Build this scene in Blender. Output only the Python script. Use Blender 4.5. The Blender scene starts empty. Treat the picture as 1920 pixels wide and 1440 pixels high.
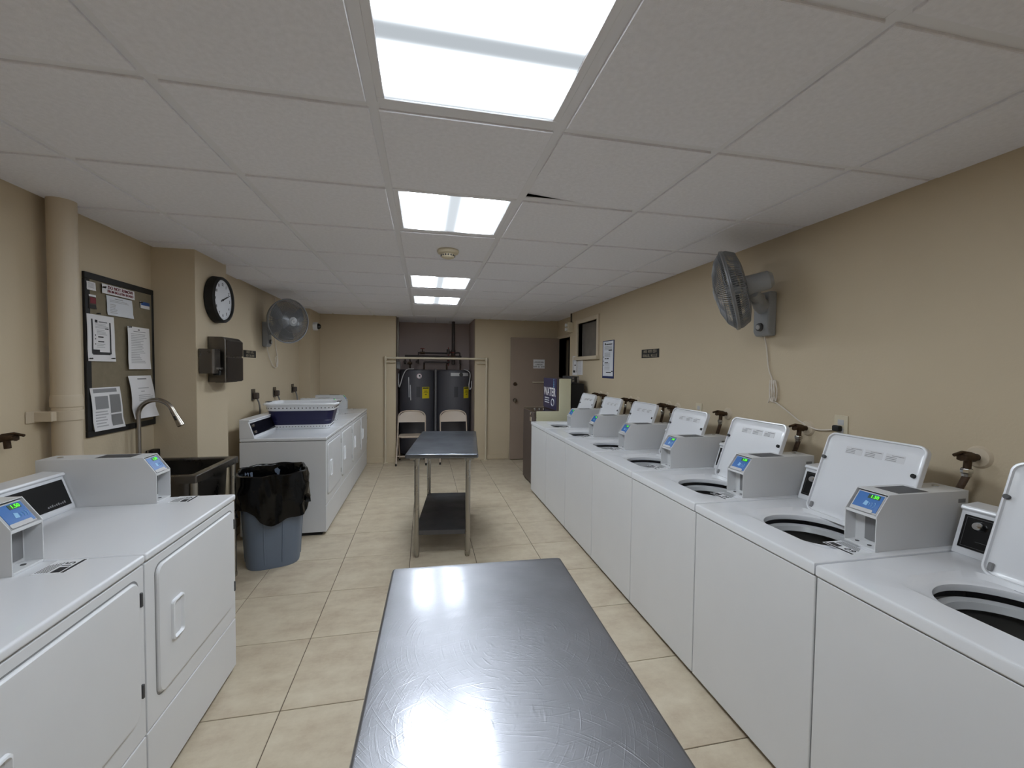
import bpy, bmesh, math, random
from mathutils import Vector, Matrix
random.seed(4)
S = bpy.context.scene
COL = S.collection
PI = math.pi

# ------------------------------------------------------------------ camera, world, exposure
FPX, YAW, PITCH, ROLL, H = 793.5, .2046, -.0358, .0113, 1.52
_f = Vector((math.sin(YAW)*math.cos(PITCH), math.cos(YAW)*math.cos(PITCH), math.sin(PITCH)))
_r = Vector((math.cos(YAW), -math.sin(YAW), 0)); _u = _r.cross(_f)
RGT = _r*math.cos(ROLL) + _u*math.sin(ROLL); UPV = -_r*math.sin(ROLL) + _u*math.cos(ROLL); FWD = _f
CAMP = Vector((0, 0, H))
cd = bpy.data.cameras.new('camera'); cam = bpy.data.objects.new('camera', cd); COL.objects.link(cam)
cd.sensor_width = 36; cd.lens = FPX*36/1920; cd.clip_start = .02
cam.matrix_world = Matrix(((RGT.x, UPV.x, -FWD.x, 0), (RGT.y, UPV.y, -FWD.y, 0), (RGT.z, UPV.z, -FWD.z, H), (0, 0, 0, 1)))
S.camera = cam
w = bpy.data.worlds.new('world'); S.world = w; w.use_nodes = True
w.node_tree.nodes['Background'].inputs[0].default_value = (.6, .6, .62, 1)
w.node_tree.nodes['Background'].inputs[1].default_value = .02
vs = S.view_settings
vs.view_transform = 'Standard'; vs.look = 'None'; vs.gamma = 1; vs.use_curve_mapping = False
vs.exposure = 1.98
S.cycles.max_bounces = 14; S.cycles.diffuse_bounces = 9; S.cycles.glossy_bounces = 5
LAMP = 5.6           # strength of the ceiling panels

def ray(px, py): return RGT*((px-960)/FPX) - UPV*((py-720)/FPX) + FWD
def atx(px, py, x): d = ray(px, py); return CAMP + d*(x/d.x)
def aty(px, py, y): d = ray(px, py); return CAMP + d*(y/d.y)
def atz(px, py, z): d = ray(px, py); return CAMP + d*((z-H)/d.z)

# ------------------------------------------------------------------ materials
def lin(c):
    return tuple(((v/255)/12.92 if v/255 <= .04045 else ((v/255+.055)/1.055)**2.4) for v in c)
MATS = {}
def mat(name, rgb, rough=.5, metal=0, var=0, vscale=6, bump=0, bscale=200, emit=0, spec=.5, coat=0, rvar=0):
    if name in MATS: return MATS[name]
    m = bpy.data.materials.new(name); m.use_nodes = True; nt = m.node_tree; b = nt.nodes['Principled BSDF']
    c = lin(rgb); b.inputs['Base Color'].default_value = (*c, 1)
    b.inputs['Roughness'].default_value = rough; b.inputs['Metallic'].default_value = metal
    b.inputs['Specular IOR Level'].default_value = spec
    b.inputs['Coat Weight'].default_value = coat
    if emit:
        b.inputs['Emission Color'].default_value = (*c, 1); b.inputs['Emission Strength'].default_value = emit
    if var or bump or rvar:
        tc = nt.nodes.new('ShaderNodeTexCoord')
    if var or rvar:
        n = nt.nodes.new('ShaderNodeTexNoise'); n.inputs['Scale'].default_value = vscale; n.inputs['Detail'].default_value = 6
        nt.links.new(tc.outputs['Object'], n.inputs['Vector'])
    if var:
        r = nt.nodes.new('ShaderNodeMapRange'); r.inputs[1].default_value = .3; r.inputs[2].default_value = .7
        r.inputs[3].default_value = 1-var; r.inputs[4].default_value = 1+var
        nt.links.new(n.outputs['Fac'], r.inputs[0])
        x = nt.nodes.new('ShaderNodeVectorMath'); x.operation = 'SCALE'; x.inputs[0].default_value = c
        nt.links.new(r.outputs[0], x.inputs['Scale']); nt.links.new(x.outputs[0], b.inputs['Base Color'])
    if rvar:
        r2 = nt.nodes.new('ShaderNodeMapRange'); r2.inputs[1].default_value = .3; r2.inputs[2].default_value = .7
        r2.inputs[3].default_value = max(.02, rough-rvar); r2.inputs[4].default_value = rough+rvar
        nt.links.new(n.outputs['Fac'], r2.inputs[0]); nt.links.new(r2.outputs[0], b.inputs['Roughness'])
    if bump:
        n2 = nt.nodes.new('ShaderNodeTexNoise'); n2.inputs['Scale'].default_value = bscale; n2.inputs['Detail'].default_value = 3
        nt.links.new(tc.outputs['Object'], n2.inputs['Vector'])
        bp = nt.nodes.new('ShaderNodeBump'); bp.inputs['Strength'].default_value = bump; bp.inputs['Distance'].default_value = .002
        nt.links.new(n2.outputs['Fac'], bp.inputs['Height']); nt.links.new(bp.outputs[0], b.inputs['Normal'])
    MATS[name] = m; return m

WALL = mat('wall_paint', (197, 182, 156), .55, var=.03, vscale=1.5, bump=.35, bscale=90)
WALLP = mat('alcove_paint', (172, 157, 153), .6, var=.03, vscale=1.5, bump=.3, bscale=90)
DOORP = mat('door_paint', (150, 133, 120), .5, var=.03, vscale=3)
PIPEP = mat('painted_pipe', (198, 184, 162), .45, bump=.15, bscale=60)
TILEC = mat('ceiling_panel', (232, 232, 239), .85, var=.04, vscale=60, bump=.6, bscale=260)
GRIDW = mat('grid_white', (226, 226, 231), .5)
DARKP = mat('plenum_dark', (60, 58, 56), .9)
GROUT = mat('grout', (98, 86, 74), .9, var=.1)
WHITE = mat('enamel_white', (222, 224, 229), .22, spec=.5, coat=.25)
WHITE2 = mat('enamel_front', (214, 215, 218), .34, var=.015, vscale=4)
BOXG = mat('payment_box_paint', (212, 213, 215), .35)
PLAST = mat('white_plastic', (226, 228, 232), .3)
TUBW = mat('tub_porcelain', (176, 178, 180), .25)
TUBS = mat('tub_steel', (120, 118, 114), .35, metal=.6)
BLACK = mat('gloss_black', (10, 10, 12), .18)
BLACKM = mat('matt_black', (14, 13, 13), .6)
DKGREY = mat('dark_grey', (70, 70, 72), .5)
MIDGREY = mat('mid_grey', (128, 128, 130), .5)
LTGREY = mat('light_grey', (188, 188, 190), .45)
STEEL = mat('stainless', (150, 150, 152), .28, metal=1, rvar=.1, vscale=9)
STEELD = mat('stainless_dark', (112, 108, 104), .32, metal=1, rvar=.08, vscale=9)
CHROME = mat('chrome', (215, 215, 215), .08, metal=1)
NICKEL = mat('brushed_nickel', (165, 158, 150), .25, metal=1)
GALV = mat('galvanised_leg', (172, 168, 160), .33, metal=1, rvar=.1, vscale=14)
RUBBER = mat('black_rubber', (18, 18, 18), .7)
BRASS = mat('old_brass', (74, 58, 44), .45, metal=.7, var=.25, vscale=40)
HOSE = mat('braided_hose', (96, 78, 66), .5, metal=.3, var=.2, vscale=80)
PAPER = mat('paper_white', (226, 225, 228), .8)
PAPER2 = mat('paper_cool', (214, 217, 224), .8)
INK = mat('ink', (42, 42, 46), .7)
INKG = mat('ink_grey', (140, 140, 144), .8)
INKL = mat('ink_pale', (178, 178, 182), .8)
INKR = mat('ink_dark_red', (120, 40, 52), .7)
BLUE = mat('reader_blue', (24, 98, 172), .3)
LBLUE = mat('icon_blue', (130, 182, 222), .4)
GREEN = mat('led_green', (80, 240, 40), .4, emit=.35)
DGREEN = mat('led_back', (14, 56, 20), .4)
CORKB = mat('cork_board', (128, 118, 98), .9, var=.06, vscale=30, bump=.4, bscale=300)
NAVY = mat('navy_silicone', (24, 24, 66), .4)
TANK = mat('heater_grey', (84, 84, 91), .42, var=.04, vscale=5)
YELLOW = mat('energy_yellow', (214, 196, 30), .6)
BAG = mat('bin_bag', (5, 5, 6), .15, bump=1.0, bscale=24, spec=.3)
BIN = mat('bin_plastic', (104, 116, 134), .42, var=.03, vscale=8)
CHAIRM = mat('chair_beige', (192, 176, 160), .4)
CREAM = mat('vending_cream', (214, 210, 180), .5)
BROWN = mat('vending_brown', (82, 70, 66), .5)
PVC = mat('pvc_painted', (205, 194, 172), .4)
REDP = mat('red_valve', (120, 36, 30), .5)
PIPEB = mat('dark_pipe', (58, 50, 48), .55, var=.2, vscale=30)
GLASS = mat('frosted_glass', (112, 107, 102), .22, var=.12, vscale=7, spec=.6)
FANG = mat('fan_grey', (150, 152, 155), .4)
FANC = mat('fan_cage', (132, 134, 138), .35, metal=.4)
CORD = mat('cord_white', (214, 206, 196), .5)
IVORY = mat('ivory_plate', (206, 196, 172), .45)

def panel_mat(name, axis, lo):
    m = bpy.data.materials.new(name); m.use_nodes = True; nt = m.node_tree; nt.nodes.clear()
    out = nt.nodes.new('ShaderNodeOutputMaterial'); em = nt.nodes.new('ShaderNodeEmission')
    tc = nt.nodes.new('ShaderNodeTexCoord'); sp = nt.nodes.new('ShaderNodeSeparateXYZ')
    nt.links.new(tc.outputs['Object'], sp.inputs[0])
    mu = nt.nodes.new('ShaderNodeMath'); mu.operation = 'MULTIPLY'; mu.inputs[1].default_value = 2*PI/.29
    nt.links.new(sp.outputs[axis], mu.inputs[0])
    co = nt.nodes.new('ShaderNodeMath'); co.operation = 'COSINE'; nt.links.new(mu.outputs[0], co.inputs[0])
    mr = nt.nodes.new('ShaderNodeMapRange'); mr.interpolation_type = 'SMOOTHERSTEP'; mr.inputs[1].default_value = 1.0; mr.inputs[2].default_value = -.5
    mr.inputs[3].default_value = LAMP*lo; mr.inputs[4].default_value = LAMP*1.3
    nt.links.new(co.outputs[0], mr.inputs[0]); nt.links.new(mr.outputs[0], em.inputs[1])
    em.inputs[0].default_value = (.86, .935, 1.0, 1)
    nt.links.new(em.outputs[0], out.inputs[0]); return m
LPX = panel_mat('tube_panel_across', 1, .026); LPY = panel_mat('tube_panel_along', 0, .036)

def steel_top(name, c1, c2, lo, hi, scr):
    """brushed sheet with swirled scratches: a sharp and a hazy metal lobe, fine circular relief"""
    m = bpy.data.materials.new(name); m.use_nodes = True; nt = m.node_tree; b = nt.nodes['Principled BSDF']; out = nt.nodes['Material Output']
    N = nt.nodes.new; K = nt.links.new
    b2 = N('ShaderNodeBsdfPrincipled'); mx = N('ShaderNodeMixShader'); mx.inputs[0].default_value = .62
    for q, r, c in ((b, .13, c1), (b2, .40, c2)):
        q.inputs['Base Color'].default_value = (*lin(c), 1); q.inputs['Metallic'].default_value = 1; q.inputs['Roughness'].default_value = r
    K(b.outputs[0], mx.inputs[1]); K(b2.outputs[0], mx.inputs[2]); K(mx.outputs[0], out.inputs[0])
    tc = N('ShaderNodeTexCoord'); hs = []
    wob = N('ShaderNodeTexNoise'); wob.inputs['Scale'].default_value = 2.5; K(tc.outputs['Object'], wob.inputs['Vector'])
    for (cx, cy, sc) in ((-.05, -.02, 1100), (.06, .20, 900), (-.02, -.30, 1000)):
        sub = N('ShaderNodeVectorMath'); sub.operation = 'SUBTRACT'; sub.inputs[1].default_value = (cx, cy, 0); K(tc.outputs['Object'], sub.inputs[0])
        ln = N('ShaderNodeVectorMath'); ln.operation = 'LENGTH'; K(sub.outputs[0], ln.inputs[0])
        sep = N('ShaderNodeSeparateXYZ'); K(sub.outputs[0], sep.inputs[0])
        an = N('ShaderNodeMath'); an.operation = 'ARCTAN2'; K(sep.outputs[1], an.inputs[0]); K(sep.outputs[0], an.inputs[1])
        wm = N('ShaderNodeMath'); wm.operation = 'MULTIPLY'; wm.inputs[1].default_value = 14; K(wob.outputs[0], wm.inputs[0])
        s1 = N('ShaderNodeMath'); s1.operation = 'MULTIPLY_ADD'; s1.inputs[1].default_value = sc; K(ln.outputs['Value'], s1.inputs[0]); K(wm.outputs[0], s1.inputs[2])
        s2 = N('ShaderNodeMath'); s2.operation = 'MULTIPLY'; s2.inputs[1].default_value = 2.6; K(an.outputs[0], s2.inputs[0])
        cb = N('ShaderNodeCombineXYZ'); K(s1.outputs[0], cb.inputs[0]); K(s2.outputs[0], cb.inputs[1])
        nz = N('ShaderNodeTexNoise'); nz.inputs['Scale'].default_value = 1; nz.inputs['Detail'].default_value = 1; K(cb.outputs[0], nz.inputs['Vector'])
        pw = N('ShaderNodeMapRange'); pw.inputs[1].default_value = .58; pw.inputs[2].default_value = .80; K(nz.outputs[0], pw.inputs[0]); hs.append(pw)
    a = N('ShaderNodeMath'); a.operation = 'ADD'; K(hs[0].outputs[0], a.inputs[0]); K(hs[1].outputs[0], a.inputs[1])
    a2 = N('ShaderNodeMath'); a2.operation = 'ADD'; K(a.outputs[0], a2.inputs[0]); K(hs[2].outputs[0], a2.inputs[1])
    bp = N('ShaderNodeBump'); bp.inputs['Strength'].default_value = .42*scr; bp.inputs['Distance'].default_value = .0004
    K(a2.outputs[0], bp.inputs['Height']); K(bp.outputs[0], b2.inputs['Normal'])
    bp2 = N('ShaderNodeBump'); bp2.inputs['Strength'].default_value = .2*scr; bp2.inputs['Distance'].default_value = .0002; K(a2.outputs[0], bp2.inputs['Height']); K(bp2.outputs[0], b.inputs['Normal'])
    cl = N('ShaderNodeTexNoise'); cl.inputs['Scale'].default_value = 3.2; cl.inputs['Detail'].default_value = 5; K(tc.outputs['Object'], cl.inputs['Vector'])
    mr = N('ShaderNodeMapRange'); mr.inputs[1].default_value = .3; mr.inputs[2].default_value = .7; mr.inputs[3].default_value = lo; mr.inputs[4].default_value = hi
    K(cl.outputs[0], mr.inputs[0]); K(mr.outputs[0], mx.inputs[0])
    return m
STEELTOP = steel_top('scratched_steel', (134, 135, 140), (156, 157, 163), .58, .84, 1)
STEELTOP2 = steel_top('darkened_steel', (118, 122, 130), (106, 110, 118), .45, .75, .3)  # base colours darkened to stand in for the dark alcove it reflects

def floor_tile_mat():
    m = bpy.data.materials.new('floor_tile'); m.use_nodes = True; nt = m.node_tree; b = nt.nodes['Principled BSDF']
    geo = nt.nodes.new('ShaderNodeNewGeometry')
    mp = nt.nodes.new('ShaderNodeMapping'); mp.inputs['Scale'].default_value = (2.2, 7, 1); nt.links.new(geo.outputs['Position'], mp.inputs['Vector'])
    oi = nt.nodes.new('ShaderNodeObjectInfo')
    n1 = nt.nodes.new('ShaderNodeTexNoise'); n1.inputs['Scale'].default_value = 1.2; n1.inputs['Detail'].default_value = 7; n1.inputs['Roughness'].default_value = .65
    n1.noise_dimensions = '4D'; nt.links.new(mp.outputs[0], n1.inputs['Vector'])
    mw = nt.nodes.new('ShaderNodeMath'); mw.operation = 'MULTIPLY'; mw.inputs[1].default_value = 40; nt.links.new(oi.outputs['Random'], mw.inputs[0]); nt.links.new(mw.outputs[0], n1.inputs['W'])
    n2 = nt.nodes.new('ShaderNodeTexNoise'); n2.inputs['Scale'].default_value = 9; n2.inputs['Detail'].default_value = 8; n2.inputs['Roughness'].default_value = .7; n2.noise_dimensions = '4D'
    nt.links.new(geo.outputs['Position'], n2.inputs['Vector']); nt.links.new(mw.outputs[0], n2.inputs['W'])
    mm = nt.nodes.new('ShaderNodeMix'); mm.inputs[0].default_value = .45; nt.links.new(n1.outputs['Fac'], mm.inputs[2]); nt.links.new(n2.outputs['Fac'], mm.inputs[3])
    cr = nt.nodes.new('ShaderNodeValToRGB'); e = cr.color_ramp.elements
    e[0].position = .38; e[0].color = (*lin((177, 161, 140)), 1); e[1].position = .64; e[1].color = (*lin((206, 195, 174)), 1)
    k = cr.color_ramp.elements.new(.5); k.color = (*lin((193, 180, 158)), 1)
    nt.links.new(mm.outputs[0], cr.inputs[0]); nt.links.new(cr.outputs[0], b.inputs['Base Color'])
    b.inputs['Roughness'].default_value = .36
    bp = nt.nodes.new('ShaderNodeBump'); bp.inputs['Strength'].default_value = .12; bp.inputs['Distance'].default_value = .002
    nt.links.new(n1.outputs['Fac'], bp.inputs['Height']); nt.links.new(bp.outputs[0], b.inputs['Normal'])
    return m
FLOORT = floor_tile_mat()

# ------------------------------------------------------------------ mesh helpers
class B:
    def __init__(s, m=None): s.bm = bmesh.new(); s.m = m or Matrix()
    def _add(s, t):
        bmesh.ops.transform(t, matrix=s.m, verts=t.verts)
        me = bpy.data.meshes.new('t'); t.to_mesh(me); t.free(); s.bm.from_mesh(me); bpy.data.meshes.remove(me); return s
    def box(s, x0, x1, y0, y1, z0, z1, r=0, seg=2):
        t = bmesh.new(); bmesh.ops.create_cube(t, size=1)
        for v in t.verts: v.co = Vector(((x0+x1)/2+v.co.x*(x1-x0), (y0+y1)/2+v.co.y*(y1-y0), (z0+z1)/2+v.co.z*(z1-z0)))
        if r: bmesh.ops.bevel(t, geom=t.edges[:], offset=r, segments=seg, affect='EDGES', profile=.5)
        return s._add(t)
    def faces(s, vs, fs):
        t = bmesh.new(); vv = [t.verts.new(v) for v in vs]
        for f in fs: t.faces.new([vv[i] for i in f])
        bmesh.ops.recalc_face_normals(t, faces=t.faces[:]); return s._add(t)
    def quad(s, *p): 
        t = bmesh.new(); t.faces.new([t.verts.new(q) for q in p]); return s._add(t)
    def prism(s, poly, axis, a0, a1, r=0, seg=2):
        # poly in the two remaining axes, order x,y,z without `axis`
        def P(q, a):
            return (a, q[0], q[1]) if axis == 0 else (q[0], a, q[1]) if axis == 1 else (q[0], q[1], a)
        t = bmesh.new(); n = len(poly)
        A = [t.verts.new(P(q, a0)) for q in poly]; C = [t.verts.new(P(q, a1)) for q in poly]
        t.faces.new(A); t.faces.new(C[::-1])
        for i in range(n): t.faces.new([A[i], C[i], C[(i+1) % n], A[(i+1) % n]])
        bmesh.ops.recalc_face_normals(t, faces=t.faces[:])
        if r: bmesh.ops.bevel(t, geom=t.edges[:], offset=r, segments=seg, affect='EDGES', profile=.5)
        return s._add(t)
    def loops(s, L, close=True, cap0=False, cap1=False):
        # bridge consecutive loops of equal count
        t = bmesh.new(); R = [[t.verts.new(p) for p in l] for l in L]; n = len(L[0])
        for a, b in zip(R, R[1:]):
            for i in range(n if close else n-1):
                j = (i+1) % n
                try: t.faces.new([a[i], a[j], b[j], b[i]])
                except ValueError: pass
        if cap0: t.faces.new(R[0])
        if cap1: t.faces.new(R[-1][::-1])
        bmesh.ops.recalc_face_normals(t, faces=t.faces[:]); return s._add(t)
    def lathe(s, prof, n=32, c=(0, 0, 0), m=None, caps=False):
        m = m or Matrix.Translation(c); L = []
        for r, z in prof: L.append([m @ Vector((r*math.cos(2*PI*i/n), r*math.sin(2*PI*i/n), z)) for i in range(n)])
        return s.loops(L, True, caps and prof[0][0] > 1e-6, caps and prof[-1][0] > 1e-6)
    def cyl(s, p0, p1, r0, r1=None, n=16):
        p0, p1 = Vector(p0), Vector(p1); r1 = r0 if r1 is None else r1
        q = (p1-p0).to_track_quat('Z', 'Y').to_matrix().to_4x4(); m = Matrix.Translation(p0) @ q
        return s.lathe([(r0, 0), (r1, (p1-p0).length)], n, m=m, caps=True)
    def tube(s, pts, r, n=10, closed=False):
        P = [Vector(p) for p in pts]; L = []; up = None; N = len(P)
        for i, p in enumerate(P):
            if closed: d = P[(i+1) % N]-P[i-1]
            else: d = (P[min(i+1, N-1)]-P[max(i-1, 0)])
            d.normalize()
            if up is None: up = d.orthogonal().normalized()
            up = (up-d*up.dot(d)).normalized(); sd = d.cross(up)
            rr = r[i] if isinstance(r, (list, tuple)) else r
            L.append([p+(up*math.cos(2*PI*k/n)+sd*math.sin(2*PI*k/n))*rr for k in range(n)])
        if closed: return s.loops(L+[L[0]])
        return s.loops(L, True, True, True)
def spline(pts, k=8):
    P = [Vector(p) for p in pts]; P = [P[0]*2-P[1]]+P+[P[-1]*2-P[-2]]; o = []
    for i in range(1, len(P)-2):
        for j in range(k):
            t = j/k; a, b, c, d = P[i-1], P[i], P[i+1], P[i+2]
            o.append(.5*((2*b)+(c-a)*t+(2*a-5*b+4*c-d)*t*t+(3*b-a-3*c+d)*t**3))
    o.append(P[-2]); return o
def arc(c, r, a0, a1, n, ax='xz'):
    o = []
    for i in range(n+1):
        a = a0+(a1-a0)*i/n; u, v = r*math.cos(a), r*math.sin(a)
        o.append(Vector(c)+(Vector((u, 0, v)) if ax == 'xz' else Vector((0, u, v)) if ax == 'yz' else Vector((u, v, 0))))
    return o
def rrect(x0, x1, y0, y1, r, n=6):
    o = []
    for cx, cy, a in ((x1-r, y1-r, 0), (x0+r, y1-r, PI/2), (x0+r, y0+r, PI), (x1-r, y0+r, 1.5*PI)):
        for i in range(n+1): t = a+PI/2*i/n; o.append((cx+r*math.cos(t), cy+r*math.sin(t)))
    return o

def obj(name, b, m, parent=None, world=False, smooth=True, ang=32):
    bm = b.bm if isinstance(b, B) else b
    if parent and world: bmesh.ops.translate(bm, vec=-parent['o_'] if False else -Vector(parent.location), verts=bm.verts)
    me = bpy.data.meshes.new(name); bm.to_mesh(me); bm.free(); me.materials.append(m)
    if smooth: me.shade_smooth(); me.set_sharp_from_angle(angle=math.radians(ang))
    o = bpy.data.objects.new(name, me); COL.objects.link(o)
    if smooth: wn_ = o.modifiers.new('weighted_normals', 'WEIGHTED_NORMAL'); wn_.keep_sharp = True; wn_.weight = 60
    if parent: o.parent = parent
    return o
def tag(o, label, cat, group=None):
    o['label'] = label; o['category'] = cat
    if group: o['group'] = group
    return o
def thing(name, label, cat, loc=(0, 0, 0), rz=0, group=None):
    o = bpy.data.objects.new(name, None); COL.objects.link(o); o.location = loc; o.rotation_euler = (0, 0, rz); o.empty_display_size = .1
    return tag(o, label, cat, group)
def struct(name, b, m, parent=None, **k):
    o = obj(name, b, m, parent, **k)
    if not parent: o['kind'] = 'structure'
    return o
def sempty(name, loc=(0, 0, 0)):
    o = bpy.data.objects.new(name, None); COL.objects.link(o); o.location = loc; o['kind'] = 'structure'; return o
def inst(src, name, parent, loc=(0, 0, 0), rot=(0, 0, 0)):
    o = bpy.data.objects.new(name, src.data); COL.objects.link(o); o.parent = parent; o.location = loc; o.rotation_euler = rot; return o
def copytree(o, parent=None):
    c = o.copy(); COL.objects.link(c)
    if parent: c.parent = parent
    for ch in list(o.children): copytree(ch, c)
    return c
def text(name, body, size, m, parent, M, align='CENTER', bold=0, depth=.0004):
    """lettering as a thin mesh; M maps text plane (x right, y up, z out) to parent space"""
    cu = bpy.data.curves.new('t', 'FONT'); cu.body = body; cu.size = size; cu.align_x = align; cu.align_y = 'CENTER'
    cu.extrude = depth; cu.offset = bold; cu.resolution_u = 3
    t = bpy.data.objects.new('t', cu); COL.objects.link(t)
    dg = bpy.context.evaluated_depsgraph_get(); me = bpy.data.meshes.new_from_object(t.evaluated_get(dg))
    bpy.data.objects.remove(t); bpy.data.curves.remove(cu)
    me.transform(M); me.materials.clear(); me.materials.append(m); me.name = name
    o = bpy.data.objects.new(name, me); COL.objects.link(o); o.parent = parent; return o
def glyphs(name, widths, size, m, parent, M, seed=1):
    """a row of worn, unreadable letter strokes; widths = letters per word"""
    rnd = random.Random(seed); b = B(M); cw = size*.62; tot = sum(widths)*cw+(len(widths)-1)*cw*.8; x = -tot/2
    for wd in widths:
        for _ in range(wd):
            k = rnd.choice((0, 1, 2, 3)); t_ = size*.13; h = size*.36; w_ = cw*.36; c = x+cw/2
            b.box(c-w_, c-w_+t_, -h, h, 0, .0005)
            if k in (0, 2): b.box(c+w_-t_, c+w_, -h, h, 0, .0005)
            if k in (0, 1): b.box(c-w_+t_, c+w_, h-t_, h, 0, .0005)
            if k in (1, 3): b.box(c-w_+t_, c+w_, -h, -h+t_, 0, .0005)
            if k in (1, 2): b.box(c-w_+t_, c+w_-t_, -t_/2, t_/2, 0, .0005)
            x += cw
        x += cw*.8
    return obj(name, b, m, parent, smooth=False)
def frame(o, x, y):
    """matrix with origin o, axes x, y and their normal"""
    x = Vector(x).normalized(); y = Vector(y); y = (y-x*x.dot(y)).normalized(); z = x.cross(y)
    return Matrix(((x.x, y.x, z.x, o[0]), (x.y, y.y, z.y, o[1]), (x.z, y.z, z.z, o[2]), (0, 0, 0, 1)))

# ------------------------------------------------------------------ room shell
CZ = 2.339; XL, XR, YB, YF = -1.85, 2.10, 6.98, -2.3
X3 = -1.72; PX = -1.58; PY0, PY1 = 3.39, 3.875      # left wall beyond the pillar, pillar face
AX0, AX1, AYB = -.445, .82, 7.95                    # alcove
XD = 2.24; YD = 5.95                                # wall at the doorway steps back
TOP = CZ+.35

fl = struct('floor', B().box(-2.1, 3.4, YF-.1, AYB+.1, -.06, -.004), GROUT)
T = .5125; fx0, fy0 = -.6175, 1.981
src = None
for i in range(-3, 6):
    for j in range(-9, 12):
        x0, x1, y0, y1 = fx0+i*T, fx0+(i+1)*T, fy0+j*T, fy0+(j+1)*T
        if x1 < XL-.05 or x0 > XD+.3 or y1 < YF or y0 > AYB: continue
        if y0 > YB+.2 and (x1 < AX0 or x0 > AX1+.3): continue
        if src is None:
            g = .0022
            src = obj('tile', B().box(-T/2+g, T/2-g, -T/2+g, T/2-g, -.008, 0, .0012, 1), FLOORT, fl, smooth=False); src.location = ((x0+x1)/2, (y0+y1)/2, 0)
        else: inst(src, 'tile', fl, ((x0+x1)/2, (y0+y1)/2, 0))

def wall(name, pieces, m=WALL):
    b = B()
    for p in pieces: b.box(*p)
    return struct(name, b, m, smooth=False)
wall('wall_left', [(XL-.12, XL, YF, PY0, -.05, TOP)])
wall('wall_left_rear', [(XL-.12, X3, PY1, YB+.1, -.05, TOP)])
wall('wall_pilaster', [(X3, -1.572, 6.42, YB, -.05, TOP)])
struct('wall_pillar', B().box(XL-.12, PX, PY0, PY1, -.05, TOP, .006, 2), WALL)
wb = wall('wall_back', [(XL-.1, AX0, YB, YB+.12, -.05, TOP), (AX1, XD+.2, YB, YB+.12, -.05, TOP)])
al = B().box(AX0-.1, AX0-.001, YB+.12, AYB, -.05, TOP); al.box(AX1+.001, AX1+.1, YB+.12, AYB, -.05, TOP); al.box(AX0-.1, AX1+.1, AYB, AYB+.1, -.05, TOP)
struct('wall_alcove', al, WALLP, smooth=False)
# right wall with the high window, stepping back at the doorway
WY0, WY1, WZ0, WZ1 = 4.93, 5.60, 1.70, 2.15
DY0, DY1, DZ = 6.06, 6.93, 2.03
wr = wall('wall_right', [(XR, XR+.14, YF, WY0, -.05, TOP), (XR, XR+.14, WY1, YD, -.05, TOP), (XR, XR+.14, WY0, WY1, -.05, WZ0), (XR, XR+.14, WY0, WY1, WZ1, TOP),
     (XD, XD+.14, YD, DY0, -.05, TOP), (XD, XD+.14, DY0, YB, DZ, TOP), (XD, XD+.14, DY1, YB+.1, -.05, DZ)])
wall('wall_front', [(XL-.1, XR+.1, YF-.12, YF, -.05, TOP)])
hall = B().box(3.3, 3.4, 5.6, YB+.3, -.05, TOP); hall.box(XD+.14, 3.4, 5.5, 5.6, -.05, TOP); hall.box(XD+.14, 3.4, YB+.2, YB+.3, -.05, TOP); hall.box(XD+.14, 3.4, 5.5, YB+.3, TOP-.3, TOP)
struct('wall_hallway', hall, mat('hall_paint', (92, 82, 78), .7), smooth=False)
bb = B()
for a in ((XL, AX0, YB-.012, YB), (AX1, 1.40, YB-.012, YB)): bb.box(a[0], a[1], a[2], a[3], 0, .085, .004, 1)
struct('baseboard_back', bb, WALL)

# window: painted timber frame with sill, dark glass
wn = sempty('window_1', (XR, (WY0+WY1)/2, WZ0))
b = B()
b.box(XR-.022, XR+.10, WY0-.055, WY0, WZ0-.02, WZ1+.055, .004, 1); b.box(XR-.022, XR+.10, WY1, WY1+.055, WZ0-.02, WZ1+.055, .004, 1)
b.box(XR-.022, XR+.10, WY0, WY1, WZ1, WZ1+.055, .004, 1)
obj('window_frame', b, PIPEP, wn, True)
obj('window_sill', B().box(XR-.05, XR+.10, WY0-.07, WY1+.07, WZ0-.05, WZ0-.005, .006, 2), PIPEP, wn, True)
obj('pane', B().box(XR+.055, XR+.063, WY0, WY1, WZ0, WZ1), GLASS, wn, True)
# curtain folds behind the pane
cl = []
for i in range(41):
    y = WY0+(WY1-WY0)*i/40; cl.append((XR+.10+.014*math.sin(i*1.55), y))
b = B(); b.loops([[(x, y, WZ0) for x, y in cl], [(x, y, WZ1) for x, y in cl]], False)
obj('curtain', b, mat('grey_curtain', (104, 102, 98), .8), wn, True)
obj('backing', B().box(XR+.128, XR+.138, WY0, WY1, WZ0, WZ1), DARKP, wn, True)

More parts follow.
